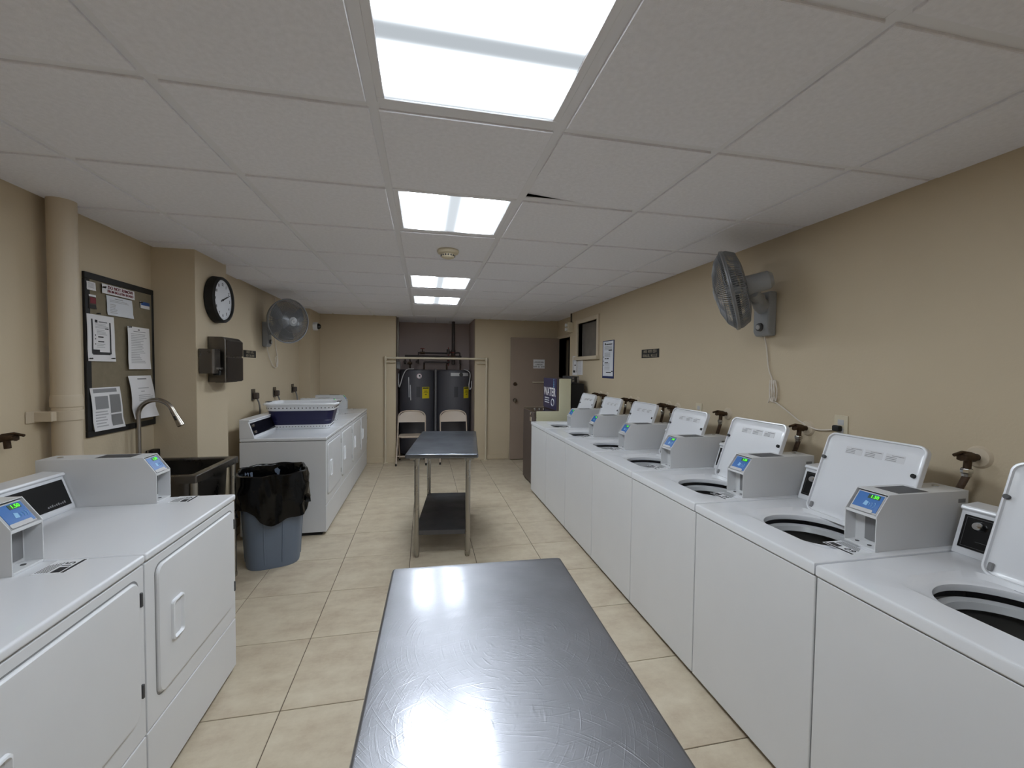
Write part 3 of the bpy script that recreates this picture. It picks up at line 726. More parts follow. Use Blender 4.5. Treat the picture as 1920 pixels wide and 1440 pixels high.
L = [ring(.12, lambda a: .10, .004, 1), ring(.17, lambda a: .14, .006, 2), ring(.196, lambda a: .55, .006, 3), ring(.214, lambda a: .70, .004, 1.5), ring(.225, lambda a: .716+.004*math.sin(9*a), .003, 1), ring(.240, lambda a: .712+.004*math.sin(9*a), .003, 1),
     ring(.245, lambda a: .66+.012*math.sin(4*a), .007, .4), ring(.249, lambda a: .60-.015*math.sin(5*a), .011, 2.9), ring(.250, lambda a: .53+.01*math.sin(3*a), .006, .9), ring(.250, lambda a: (.52+hem(a))/2, .012, 1.3), ring(.245, hem, .009, 4.7)]
b = B(); b.loops(L, cap0=True); obj('bag_film', b, BAG, t, True, ang=60)
b = B()
b.loops([[(BX+.235, BY-.10, .56), (BX+.24, BY-.05, .57), (BX+.235, BY, .56)], [(BX+.27, BY-.10, .505), (BX+.285, BY-.05, .50), (BX+.262, BY, .515)], [(BX+.262, BY-.11, .47), (BX+.292, BY-.06, .462), (BX+.258, BY, .48)]], False)
obj('loose_corner', b, BAG, t, True)

# ------------------------------------------------------------------ laundry basket
t = thing('laundry_basket', 'white and navy collapsible laundry basket on top of a dryer', 'basket', (-1.225, 4.77, DZT))
t.rotation_euler.z = math.radians(4)
def bl(hx, hy, r, z): return [(x, y, z) for x, y in rrect(-hx, hx, -hy, hy, r, 8)]
HB = .265
b = B(); b.loops([bl(.245, .155, .05, .004), bl(.255, .165, .06, .0), bl(.262, .172, .06, .006), bl(.272, .182, .065, .045), bl(.268, .178, .065, .045), bl(.25, .162, .06, .012)], cap0=True, cap1=True)
obj('base_ring', b, PLAST, t)
b = B(); b.loops([bl(.270, .180, .065, .043), bl(.283, .193, .07, .085), bl(.281, .191, .07, .09), bl(.295, .205, .075, .14), bl(.305, .213, .075, .195), bl(.300, .208, .075, .195), bl(.27, .18, .065, .05)]); obj('folding_wall', b, NAVY, t)
b = B(); b.loops([bl(.306, .213, .075, .188), bl(.313, .220, .08, .192), bl(.323, .230, .085, .240), bl(.345, .252, .095, .246), bl(.347, .254, .095, .258), bl(.340, .247, .095, .265), bl(.322, .229, .085, .262), bl(.310, .217, .08, .20)]); obj('rim', b, PLAST, t)
def holes(hx, hy, r, z, n, rad):
    P = [Vector(p) for p in bl(hx, hy, r, z)]; P.append(P[0]); ls = [0]
    for a_, c_ in zip(P, P[1:]): ls.append(ls[-1]+(c_-a_).length)
    b = B()
    for k_ in range(n):
        s_ = ls[-1]*k_/n
        for i in range(len(ls)-1):
            if ls[i] <= s_ < ls[i+1]:
                p_ = P[i].lerp(P[i+1], (s_-ls[i])/(ls[i+1]-ls[i])); d_ = (P[i+1]-P[i]).normalized(); nn = Vector((d_.y, -d_.x, 0))
                b.cyl(p_-nn*.004, p_+nn*.0022, rad, n=8); break
    return b
obj('rim_holes', holes(.318, .225, .083, .217, 58, .006), DKGREY, t)['kind'] = 'stuff'
obj('base_holes', holes(.268, .178, .063, .026, 60, .0045), DKGREY, t)['kind'] = 'stuff'
for s_ in (-1, 1): obj('grip', B().box(s_*.338-.022, s_*.338+.022, -.05, .05, .2645, .270, .003, 1), DKGREY, t)

# ------------------------------------------------------------------ water heaters and pipes in the alcove
HZ = 1.49
def heater(cx_, cy_, label, left):
    t = thing('water_heater', label, 'water heater', (cx_, cy_, 0), group='water heaters in the alcove')
    r = .302
    b = B().lathe([(r-.01, .04), (r, .05), (r, HZ-.03), (r-.006, HZ-.012), (r-.02, HZ), (0, HZ+.004)], 64); obj('tank', b, TANK, t)
    obj('base_feet', B().lathe([(r-.06, 0), (r-.05, .045)], 32), BLACKM, t)
    def patch(a0, a1, z0, z1, rr, m, nm, n=6):
        b = B(); A = [a0+(a1-a0)*i/n for i in range(n+1)]
        b.loops([[(rr*math.sin(a), -rr*math.cos(a), z) for a in A] for z in (z0, z1)], False); return obj(nm, b, m, t)
    def curved_bars(a0, a1, zs, m, nm):
        b = B()
        for (q0, q1, z0, z1) in zs:
            A = [a0+(a1-a0)*(q0+(q1-q0)*i/4) for i in range(5)]
            b.loops([[((r+.0022)*math.sin(a), -(r+.0022)*math.cos(a), z) for a in A] for z in (z0, z1)], False)
        return obj(nm, b, m, t)
    ac = .52 if left else .78
    patch(ac-.22, ac+.22, 1.0, 1.195, r+.0015, YELLOW, 'energy_label')
    curved_bars(ac-.22, ac+.22, [(.08, .92, 1.165, 1.185), (.25, .7, 1.12, 1.128), (.2, .8, 1.10, 1.108), (.35, .65, 1.06, 1.072)], INK, 'energy_label_print')
    patch(-.02, .20, 1.02, 1.20, r+.0015, mat('access_cover', (58, 58, 64), .5), 'access_cover')
    if left:
        M = frame((.04, -math.sqrt(r*r-.04**2)-.002, 1.38), (1, .13, 0), (0, 0, 1))
        lg = obj('badge', B(M).cyl((0, 0, 0), (0, 0, .002), .043, n=32), mat('badge_pink', (206, 176, 186), .5), t)
        obj('badge_field', B(M).cyl((0, 0, .002), (0, 0, .003), .034, n=32), PAPER, lg)
        obj('badge_mark', B(M).cyl((.006, .006, .003), (.006, .006, .0038), .015, n=20).cyl((.014, -.018, .003), (.014, -.018, .0038), .008, n=14), INK, lg)
        for (a, z0, z1) in ((-.46, 1.02, 1.36), (-.36, .97, 1.23)):
            b = B().tube([((r+.004)*math.sin(a), -(r+.004)*math.cos(a), z1), ((r+.004)*math.sin(a+.03), -(r+.004)*math.cos(a+.03), z0)], .0055, 8); obj('white_strip', b, PLAST, t)
    else:
        lb = patch(-.22, .95, 1.385, 1.44, r+.0025, LTGREY, 'brand_strip', 12)
        M = frame((r*math.sin(.38)*1.008, -r*math.cos(.38)*1.008, 1.408), (math.cos(.38), math.sin(.38), 0), (0, 0, 1))
        obj('brand_roundel', B(M).cyl((0, 0, 0), (0, 0, .004), .036, n=28), DKGREY, lb)
    for sx in (-.12, .12): obj('nipple', B().cyl((sx, 0, HZ), (sx, 0, HZ+.09), .014), BRASS, t)
    return t
hL = heater(AX0+.02+.302, 7.62, 'dark grey water heater with round badge and two white strips', True)
hR = heater(AX1-.008-.302, 7.62, 'dark grey water heater with a pale brand strip across its top', False)
hxl, hxr = hL.location.x, hR.location.x
b = B().cyl(((hxl+hxr)/2, 7.40, 0), ((hxl+hxr)/2, 7.40, 1.50), .019, n=16)
tag(obj('standpipe', b, mat('standpipe_grey', (110, 110, 114), .45)), 'thin grey vertical pipe between the two water heaters', 'pipe')
t = thing('supply_piping', 'dark supply pipes with red valves above the water heaters', 'piping', (.2, 7.5, 1.5))
ys = 7.5
b = B(); zp = 1.72
b.tube([(hxl-.20, ys, 1.58), (hxl-.20, ys, zp), (hxr+.13, ys, zp)], .019, 10); b.tube([(hxl+.02, ys+.06, 1.585), (hxl+.02, ys+.06, 1.78), (hxr-.1, ys+.06, 1.78), (hxr-.1, ys+.06, 1.585)], .017, 10)
b.tube([(hxl+.12, ys+.03, 1.62), (hxr-.12, ys+.03, 1.62)], .017, 10); b.tube([(hxl+.12, 7.62, 1.58), (hxl+.12, ys+.03, 1.62)], .012, 8); b.tube([(hxr-.12, 7.62, 1.58), (hxr-.12, ys+.03, 1.62)], .012, 8)
b.tube([(hxl-.12, 7.62, 1.58), (hxl-.12, ys, 1.72)], .012, 8); b.tube([(hxr+.12, 7.62, 1.58), (hxr+.12, ys, 1.72)], .012, 8)
obj('pipe_run', b, PIPEB, t, True)
def gatevalve(x, y, z):
    b = B(); b.cyl((x-.04, y, z), (x+.04, y, z), .023, n=12); b.cyl((x, y, z), (x, y, z+.07), .009, n=10); v = obj('valve_body', b, BRASS, t, True)
    b = B(); b.tube([(x+.035*math.cos(2*PI*i/16), y+.035*math.sin(2*PI*i/16), z+.075) for i in range(16)], .005, 6, True); b.box(x-.035, x+.035, y-.004, y+.004, z+.072, z+.078); b.box(x-.004, x+.004, y-.035, y+.035, z+.072, z+.078)
    k = obj('handwheel', b, REDP, v); k.location = -t.location
gatevalve(hxl+.09, ys+.06, 1.78); gatevalve(hxr-.02, ys, zp); gatevalve(hxl-.12, ys-.0, 1.60)
for x in (hxl-.20, hxl+.0, hxr-.1): obj('union', B().lathe([(.014, 0), (.026, .008), (.026, .035), (.014, .045)], 10, (x, ys if x != hxl else ys+.06, 1.60)), PIPEB, t, True)
b = B().tube([(hxr-.10, ys, 1.56), (hxr-.10, ys, 1.80), (hxr-.10, ys, 1.88)], .007, 8); obj('relief_rod', b, REDP, t, True)
t = thing('drain_stack', 'dark vertical pipe rising to the ceiling above the right water heater', 'pipe', (.50, 7.55, 1.55))
b = B(); b.cyl((.50, 7.55, 1.585), (.50, 7.55, CZ), .028, n=20); obj('stack', b, PIPEB, t, True)
b = B(); b.cyl((.50, 7.55, 1.74), (.50, 7.55, 1.84), .038, n=20); b.tube([(.50, 7.55, 1.79), (.41, 7.52, 1.80)], .02, 10); b.cyl((.41, 7.52, 1.76), (.41, 7.52, 1.85), .028, n=12); b.tube(spline([(.50, 7.55, 1.78), (.60, 7.54, 1.79), (.615, 7.54, 1.74), (.615, 7.54, 1.60)]), .014, 10); obj('fittings', b, PIPEB, t, True)
b = B().tube(spline([(hxl-.05, 7.34, HZ+.012), (hxl-.16, 7.30, HZ+.0), (hxl-.22, 7.275, 1.40), (hxl-.262, 7.24, 1.25), (hxl-.285, 7.26, 1.20), (hxl-.297, 7.28, 1.30), (hxl-.300, 7.4, 1.42)]), .0075, 10)
tag(obj('flex_conduit', b, LTGREY), 'grey flexible conduit looping over the left water heater', 'conduit')
b = B().tube(spline([(hxr+.16, 7.33, HZ+.012), (hxr+.235, 7.30, HZ-.02), (hxr+.262, 7.26, 1.40), (hxr+.24, 7.25, 1.24), (hxr+.255, 7.26, 1.16), (hxr+.285, 7.28, 1.20), (hxr+.293, 7.32, 1.30)]), .0075, 10)
tag(obj('flex_conduit', b, LTGREY), 'grey flexible conduit hanging beside the right water heater', 'conduit')
t = thing('relief_pipe', 'thin conduit with junction box on the left alcove wall', 'conduit', (AX0+.02, 7.2, 1.2))
b = B().cyl((AX0+.02, 7.2, 1.62), (AX0+.02, 7.2, CZ), .012, n=12); obj('conduit', b, GALV, t, True)
obj('junction_box', B().box(AX0+.002, AX0+.06, 7.15, 7.25, 1.50, 1.62, .004, 1), MIDGREY, t, True)

# curtain frame of painted pipe in front of the alcove
t = thing('pipe_frame', 'cream painted pipe frame standing around the water heater alcove', 'pipe frame', (.2, YB-.05, 0))
zr = 1.672; yy = YB-.045
for nm, x in (('upright', -.60), ('upright', 1.005)):
    u_ = obj(nm, B().cyl((x, yy, 0), (x, yy, zr), .017, n=16), PVC, t, True)
    k = obj('floor_flange', B().cyl((x, yy, 0), (x, yy, .012), .04, n=20), PVC, u_); k.location = -t.location
    b = B().lathe([(.0, .025), (.023, .025), (.023, -.035), (.0, -.035)], 16, (x, yy, zr)); k = obj('elbow', b, PVC, u_); k.location = -t.location
    s_ = 1 if x < 0 else -1
    b = B().tube([(x, yy, zr-.065), (x+s_*.15, yy, zr-.065)], .012, 10); b.cyl((x+s_*.15, yy-.0, zr-.065), (x+s_*.15, YB, zr-.065), .012); k = obj('stay', b, PVC, u_); k.location = -t.location
obj('rail', B().cyl((-.60, yy, zr), (1.005, yy, zr+.006), .0165, n=16), PVC, t, True)

# ------------------------------------------------------------------ folding chairs
def chair(cx_, cy_, label, rz=0):
    t = thing('folding_chair', label, 'chair', (cx_, cy_, 0), rz, 'folding chairs in front of the water heaters')
    W = .215
    path = []
    up = lambda s_, y, z: (s_*W, y, z)
    # front legs run up into the back frame (chair faces -y)
    A = [Vector((-W-.012, -.23, .02)), Vector((-W, .0, .42)), Vector((-W, .14, .70))]
    top = [Vector((-W*math.cos(a)**.6 if math.cos(a) > 0 else W*abs(math.cos(a))**.6, .14+.045*math.sin(a), .70+.115*math.sin(a)**.8)) for a in [PI*i/16 for i in range(1, 16)]]
    Bp = [Vector((W, .14, .70)), Vector((W, .0, .42)), Vector((W+.012, -.23, .02))]
    obj('main_frame', B().tube(A+top+Bp, .0105, 10), CHAIRM, t)
    for s_ in (-1, 1): obj('rear_leg', B().tube([(s_*(W-.02), .22, .02), (s_*(W-.02), -.12, .43)], .0095, 10), CHAIRM, t)
    obj('rear_stretcher', B().tube([(-W+.02, .19, .055), (W-.02, .19, .055)], .007, 8), CHAIRM, t)
    b = B().tube([(-W-.008, -.165, .14), (W+.008, -.165, .14)], .007, 8); obj('cross_bar', b, CHAIRM, t)
    # back panel, curved sheet following the top of the frame
    n = 16; rows = []
    for z, y in ((.635, .118), (.66, .126), (.73, .150), (.78, .166), (.803, .176)):
        f = 1 if z <= .70 else max(.1, (1-((z-.70)/.118)**2.2))**.5
        ww = (W-.006)*f
        rows.append([(-ww+2*ww*i/n, y+.012*(1-(2*i/n-1)**2)-.008, z) for i in range(n+1)])
    front = rows; back = [[(x, y+.008, z) for x, y, z in r] for r in rows]
    b = B(); b.loops(front, False); b.loops(back, False); b.loops([front[0], back[0]], False); b.loops([front[-1], back[-1]], False); obj('back_panel', b, CHAIRM, t)
    def sl(d, z): return [(x, y, z+(.012 if y < -.1 else 0)) for x, y in rrect(-.195+d, .195-d, -.205+d, .175-d, .07, 6)]
    b = B(); b.loops([sl(.01, .418), sl(0, .422), sl(0, .438), sl(.008, .444), sl(.04, .440)], cap0=True, cap1=True); obj('seat', b, CHAIRM, t)
    for x, y in ((-W-.012, -.23), (W+.012, -.23), (-W+.02, .22), (W-.02, .22)): obj('foot_cap', B().cyl((x, y, 0), (x, y+.005 if y < 0 else y-.005, .035), .0135, n=12), RUBBER, t)
    return t
chair(-.195, 6.92, 'beige metal folding chair in front of the badged water heater')
chair(.475, 6.93, 'beige metal folding chair in front of the strip-labelled water heater')

# ------------------------------------------------------------------ wall pieces, left side
# big painted stack pipe
PXc, PYc = -1.772, 2.55
t = thing('stack_pipe', 'thick painted waste pipe running floor to ceiling beside the bulletin board', 'pipe', (PXc, PYc, 0))
obj('pipe', B().cyl((PXc, PYc, 0), (PXc, PYc, CZ+.12), .056, n=40), PIPEP, t, True)
b = B(); b.lathe([(.057, 1.235), (.062, 1.237), (.062, 1.285), (.057, 1.287)], 40, (PXc, PYc, 0)); b.box(XL+.001, PXc, PYc-.09, PYc-.05, 1.237, 1.285, .003, 1); b.box(XL+.001, XL+.007, PYc-.13, PYc-.05, 1.232, 1.29, .002, 1)
obj('strap', b, PIPEP, t, True)
obj('coupling', B().lathe([(.056, 1.30), (.060, 1.305), (.061, 1.34), (.058, 1.36), (.056, 1.365)], 40, (PXc, PYc, 0)), PIPEP, t, True)
# hose tap by the first dryers
def tap_on_wall(name, label, x, y, z, sgn, hose=True, group=None, hoselen=.35):
    """sgn = -1: sticks out towards -x (right wall); +1: left wall"""
    t = thing(name, label, 'valve', (x, y, z), group=group); s_ = sgn
    obj('escutcheon', B().lathe([(.0, .003), (.012, .014), (.036, .010), (.044, 0)], 28, m=Matrix.Rotation(s_*PI/2, 4, 'Y')), PIPEP, t)
    b = B(); b.cyl((0, 0, 0), (s_*.055, 0, 0), .0135, n=14); b.cyl((s_*.035, 0, -.0), (s_*.085, 0, .004), .018, .013, n=14); b.cyl((s_*.056, 0, 0), (s_*.060, 0, -.045), .012, n=12); obj('body', b, BRASS, t)
    b = B(); b.prism([(-.016, -.006), (.0, -.012), (.014, -.008), (.014, .008), (0, .012), (-.016, .006)], 0, *sorted((s_*.085, s_*.093))); b.tube([(s_*.04, 0, .014), (s_*.08, .006, .020), (s_*.115, .008, .010)], .0065, 8); obj('handle', b, BRASS, t)
    if hose:
        obj('hose_nut', B().lathe([(.017, -.042), (.019, -.046), (.019, -.058), (.015, -.062), (.015, -.072)], 8, c=(s_*.060, 0, 0)), CHROME, t)
        obj('hose', B().tube(spline([(s_*.060, 0, -.07), (s_*.060, .022, -.13), (s_*.058, .05, -.20), (s_*.055, .055, -hoselen)]), .0115, 12), HOSE, t)
    return t
p = atx(14, 822, XL+.06)
tap_on_wall('hose_tap', 'old brass hose tap on the wall behind the first dryers', XL, p.y, p.z, 1, False)
VP = [((1808, 858), 'brass supply valve with a silver nut behind the seventh washer from the vending machine'), ((1492, 803), 'brass supply valve just under the white fan cord'),
      ((1345, 776), 'brass supply valve beside the half-hidden ivory outlet'), ((1253, 765), 'dark brass supply valve, nearer the ivory outlet, behind the fourth washer from the vending machine'),
      ((1237, 761), 'dark brass supply valve behind the lid of the third washer from the vending machine'), ((1180, 752), 'dark supply valve beside the lid of the third washer from the vending machine'),
      ((1167, 750), 'dark supply valve beside the lid of the second washer from the vending machine'), ((1124, 742), 'dark supply valve beside the lid of the first washer by the vending machine'),
      ((1112, 740), 'dark supply valve nearest the black cabinet')]
for q, lab in VP:
    p = atx(q[0]+6, q[1], XR-.06)
    tap_on_wall('supply_valve', lab, XR, p.y, p.z, -1, True, 'washer supply valves')

# bulletin board
BY0, BY1, BZ0, BZ1 = 2.782, 3.388, 1.108, 2.033
t = thing('bulletin_board', 'cork bulletin board with a black frame on the wall above the sink', 'notice board', (XL, (BY0+BY1)/2, BZ0))
obj('cork', B().box(XL+.002, XL+.012, BY0+.02, BY1-.02, BZ0+.02, BZ1-.02), CORKB, t, True, False)
fw = .036
for (y0, y1, z0, z1) in ((BY0, BY1, BZ0, BZ0+fw), (BY0, BY1, BZ1-fw, BZ1), (BY0, BY0+fw, BZ0+fw, BZ1-fw), (BY1-fw*.6, BY1, BZ0+fw, BZ1-fw)):
    obj('frame_bar', B().box(XL+.001, XL+.015, y0, y1, z0, z1, .002, 1), BLACKM, t, True)
def paper(label, tl, br, m=PAPER, curl=.004, prints=(), texts=(), x=XL+.0165, cat='paper', name='notice', skew=0, hole=True, group='papers pinned to the bulletin board'):
    """tl, br: photo pixels of two corners on the board plane; prints: (s0,s1,t0,t1,material) in 0..1 from top left"""
    a = atx(*tl, x); c = atx(*br, x); y0, y1, z1, z0 = a.y, c.y, a.z, c.z
    t = thing(name, label, cat, (x, (y0+y1)/2, z0), group=group)
    n = 8
    def P(s_, q, off=0): return Vector((x+curl*(abs(math.sin(q*PI*1.3))*.4+q*q*(.4+.6*s_))+off, y0+(y1-y0)*s_+skew*q, z1+(z0-z1)*q))
    b = B(); b.loops([[P(i/n, j/n) for i in range(n+1)] for j in range(n+1)], False); b.loops([[P(i/n, j/n, -.0006) for i in range(n+1)] for j in range(n+1)], False)
    sh = obj('sheet', b, m, t, True)
    by = {}
    for (s0, s1, q0, q1, mm) in prints: by.setdefault(mm.name, (mm, []))[1].append((s0, s1, q0, q1))
    for mm, rs in by.values():
        b = B()
        for (s0, s1, q0, q1) in rs:
            k_ = max(1, int((q1-q0)*8)); b.loops([[P(s0+(s1-s0)*i/3, q0+(q1-q0)*j/k_, .0011) for i in range(4)] for j in range(k_+1)], False)
        o = obj('print', b, mm, sh); o.location = -t.location
    for (body, s_, q, size, mm, bold) in texts:
        M = Matrix.Translation(-t.location) @ frame(P(s_, q, .0014), (0, 1, 0), (0, 0, 1)); text('lettering', body, size, mm, sh, M, bold=bold)
    return t
def lines(s0, s1, q0, q1, n, mm, jag=.12):
    o = []
    for k_ in range(n):
        q = q0+(q1-q0)*k_/n; o.append((s0, s1-random.random()*jag, q, q+(q1-q0)/n*.42, mm))
    return o
paper('small white card pinned in the top corner of the board', (162, 526), (179, 546), PAPER, .003, lines(.12, .85, .15, .8, 5, INKL))
paper('narrow red and black pamphlet on the board under the small card', (166, 551), (180, 580), mat('pamphlet', (70, 54, 46), .6), .003, [(.0, 1, .0, .14, PAPER), (.15, .95, .2, .62, INKR), (.05, .95, .72, .98, BLACKM)])
letter = paper('white letter hanging beneath the do-not-remove banner', (199, 553), (248, 598), PAPER2, .006, [(.3, .62, .10, .13, INKG)]+lines(.10, .85, .2, .34, 2, INKL)+lines(.10, .38, .42, .92, 6, INKL), skew=.004)
paper('white banner reading DO NOT REMOVE FROM BULLETIN BOARD', (191, 531), (252, 563), PAPER, .002, [(0, .10, .36, .46, BLACKM)],
      [('DO NOT REMOVE', .55, .30, .027, INKR, .0004), ('FROM BULLETIN BOARD', .55, .70, .0205, INKR, .0004)], x=XL+.022)
paper('blue and white business card at the edge of the board', (263, 565), (280, 581), PAPER, .002, [(.05, 1, 0, .52, mat('card_blue', (30, 74, 140), .5))])
fly = [(.14, .19, .10, .84, INK), (.80, .85, .14, .84, INK), (.27, .36, .11, .17, INK), (.40, .72, .135, .16, INKG), (.62, .76, .275, .295, INK), (.36, .56, .46, .485, INK), (.36, .58, .56, .585, INK), (.17, .80, .80, .86, INK), (.17, .42, .75, .80, INK)]+lines(.27, .76, .19, .30, 4, INKL)+lines(.32, .72, .32, .44, 4, INKL)+[(.25, .29, .43, .45, INK), (.25, .29, .51, .53, INK), (.25, .29, .62, .64, INK)]+lines(.32, .62, .62, .72, 3, INKL)
paper('white flyer with a dark bordered layout on the board', (162, 587), (215, 678), PAPER, .006, fly)
paper('white typed page pinned at the side of the board above the faucet', (239, 611), (281, 692), PAPER, .006, [(.45, .53, .05, .075, INK), (.24, .8, .10, .115, INKG)]+lines(.12, .85, .16, .88, 18, INKL, .35), x=XL+.028)
paper('printed sheet with grey photo blocks at the bottom of the board', (168, 728), (226, 800), PAPER, .012, [(.08, .86, .03, .12, INKG), (.10, .52, .20, .50, INKG), (.58, .94, .18, .62, MIDGREY), (.58, .94, .66, .93, MIDGREY)]+lines(.08, .5, .55, .95, 6, INKL), skew=.02)
paper('curled white page at the lower corner of the board behind the faucet', (240, 705), (284, 780), PAPER, .024, [(.35, .75, .06, .09, INKG), (.40, .56, .36, .375, INKG)]+lines(.30, .88, .28, .33, 1, INKL)+lines(.28, .9, .45, .62, 4, INKL), skew=.03, x=XL+.028)
for q, lab in (((195, 538), 'black push pin through the end of the do-not-remove banner'), ((184, 588), 'black push pin at the top of the bordered flyer'), ((170, 672), 'black push pin at the left foot of the bordered flyer'),
               ((212, 672), 'black push pin at the right foot of the bordered flyer'), ((243, 613), 'black push pin at the top of the typed page'), ((264, 567), 'black push pin on the blue business card')):
    p = atx(*q, XL+.034); tag(obj('push_pin', B().lathe([(.001, -.010), (.004, 0), (.003, .006), (.005, .010), (0, .011)], 10, m=Matrix.Translation(p) @ Matrix.Rotation(PI/2, 4, 'Y')), BLACKM), lab, 'push pin', 'push pins')

# clock on the pillar
p = atx(402, 562, PX); CYc, CZc = p.y+.005, p.z
t = thing('wall_clock', 'round wall clock with deep black rim and white face on the pillar', 'clock', (PX, CYc, CZc))
CM = frame((0, 0, 0), (0, 1, 0), (0, 0, 1))   # text plane x=+y, out = +x
CR = .178
b = B().lathe([(.0, 0.001), (CR-.006, .001), (CR, .008), (CR-.004, .060), (CR-.014, .072), (CR-.022, .070), (CR-.028, .057)], 64, m=CM); obj('rim', b, BLACKM, t)
fc = obj('face', B().lathe([(CR-.024, .055), (0, .055)], 64, m=CM), PAPER2, t)
for h_ in range(1, 13):
    a = PI/2-2*PI*h_/12; text('numeral', str(h_), .030, INK, fc, CM @ Matrix.Translation((.118*math.cos(a), .118*math.sin(a), .0555)), bold=.0008)
b = B(CM)
for h_ in range(60):
    a = 2*PI*h_/60; r0 = .139 if h_ % 5 else .135; b.quad(*[(r*math.cos(a+s_), r*math.sin(a+s_), .0556) for r, s_ in ((r0, -.006), (.144, -.006), (.144, .006), (r0, .006))])
obj('minute_marks', b, INK, fc, smooth=False)
def hand(ang, L_, w_, z, nm):
    a = PI/2-ang; d = Vector((math.cos(a), math.sin(a))); n_ = Vector((-d.y, d.x))
    pts_ = [d*(-.03)+n_*w_, d*(-.03)-n_*w_, d*L_-n_*w_*.5, d*L_+n_*w_*.5]
    obj(nm, B(CM).prism([(q.x, q.y) for q in pts_], 2, z, z+.0012), BLACKM, t, smooth=False)
hand(2*PI*(2.18/12), .082, .005, .057, 'hour_hand'); hand(2*PI*(11.2/60), .128, .0038, .059, 'minute_hand')
obj('hub', B().lathe([(.007, .055), (.007, .062), (0, .0625)], 16, m=CM), BLACKM, t)

# towel and soap dispensers on the pillar
p0 = atx(391, 628, PX); 
t = thing('towel_dispenser', 'stainless paper towel dispenser on the pillar under the clock', 'dispenser', (PX, 3.69, 1.40))
TY0, TY1, TZ0, TZ1, TX = 3.545, 3.835, 1.395, 1.735, PX+.125
b = B(); b.loops([[(x, y, z) for x, y in rrect(PX+.001, TX, TY0, TY1, .012, 4)] for z in (TZ0, TZ1-.02)]+[[(x, y, TZ1) for x, y in rrect(PX+.001, TX-.02, TY0+.002, TY1-.002, .010, 4)]], cap0=True, cap1=True)
obj('housing', b, STEELD, t, True)
obj('upper_door', B().box(TX-.004, TX+.008, TY0+.006, TY1-.004, 1.595, TZ1-.024, .004, 2), mat('dispenser_dark', (86, 80, 78), .3, metal=.9), t, True)
obj('lower_door', B().box(TX-.004, TX+.008, TY0+.006, TY1-.004, TZ0+.006, 1.583, .004, 2), MATS['dispenser_dark'], t, True)
obj('towel_slot', B().box(PX+.03, TX-.02, TY0+.05, TY1-.05, TZ0-.004, TZ0+.001), BLACKM, t, True, False)
t = thing('soap_dispenser', 'small stainless soap dispenser beside the paper towel dispenser', 'dispenser', (PX, 3.47, 1.46))
QY0, QY1, QZ0, QZ1, QX = 3.405, 3.515, 1.452, 1.640, PX+.105
b = B(); b.loops([[(x, y, z) for x, y in rrect(PX+.001, QX, QY0, QY1, .018, 5)] for z in (QZ0+.01, QZ1-.004)]+[[(x, y, QZ1) for x, y in rrect(PX+.001, QX-.004, QY0+.004, QY1-.004, .016, 5)]], cap0=True, cap1=True); obj('housing', b, STEELD, t, True)
b = B().cyl((QX, QY1-.035, QZ0+.045), (QX+.022, QY1-.035, QZ0+.045), .010, n=16); obj('push_button', b, CHROME, t, True)
obj('spout', B().box(QX-.035, QX+.008, QY1-.05, QY1-.018, QZ0-.004, QZ0+.03, .006, 2), BLACKM, t, True)

# little black signs
def sign(name, label, tl, br, x, sgn, rows, m=BLACKM, ink=None, size=.03, cat='sign', bar=None, extra=()):
    a, c = atx(*tl, x), atx(*br, x); y0, y1 = min(a.y, c.y), max(a.y, c.y); z0, z1 = min(a.z, c.z), max(a.z, c.z)
    t = thing(name, label, cat, (x, (y0+y1)/2, z0)); th = .004
    pl = obj('plate', B().box(*(sorted((x+sgn*.001, x+sgn*(th+.001)))), y0, y1, z0, z1, .001, 1), m, t, True)
    for i, s_ in enumerate(rows):
        M = Matrix.Translation(-t.location) @ frame((x+sgn*(th+.0016), (y0+y1)/2, z1-(z1-z0)*(i+.5)/len(rows)), (0, sgn, 0), (0, 0, 1))
        glyphs('lettering', s_, size, ink or PAPER, pl, M, i+int(size*1000))
    return t, (y0, y1, z0, z1)
sign('door_notice', 'small black engraved notice plate on the wall above the washers', (1204, 656), (1236, 670), XR, -1, [(3, 3, 3), (6, 5)], ink=mat('brass_ink', (160, 150, 130), .5), size=.036)
bpy.data.objects['door_notice'].name = 'notice_plate'
sign('notice_plate', 'small black engraved notice plate on the wall beside the towel dispenser', (456, 656), (479, 671), X3, 1, [(4, 4), (3, 6)], ink=MATS['brass_ink'], size=.034)

# instruction poster on the right wall
t, (y0, y1, z0, z1) = sign('instruction_poster', 'tall white instruction poster with a dark blue border on the wall', (1131, 640), (1151, 710), XR, -1, [], m=mat('poster_navy', (40, 52, 96), .5), cat='poster')
x = XR-.0055
def onwall(s0, s1, q0, q1, m, nm, par, off):
    Y = lambda s_: y1-(y1-y0)*s_; Z = lambda q: z1-(z1-z0)*q
    return obj(nm, B().box(x-off-.0006, x-off, Y(s1), Y(s0), Z(q1), Z(q0)), m, par, True, False)
sh = onwall(.06, .94, .02, .94, PAPER2, 'sheet', t, 0)
b = B()
Y = lambda s_: y1-(y1-y0)*s_; Z = lambda q: z1-(z1-z0)*q
def bar(s0, s1, q0, q1): b.box(x-.0014, x-.0006, Y(s1), Y(s0), Z(q1), Z(q0))
for k_ in range(6): bar(.18, .85, .15+.018*k_, .157+.018*k_)
for k_ in range(6): bar(.2, .7, .32+.022*k_, .328+.022*k_)
for k_ in range(8): bar(.2, .66, .60+.025*k_, .606+.025*k_)
o = obj('fine_print', b, INKG, t, True, False)
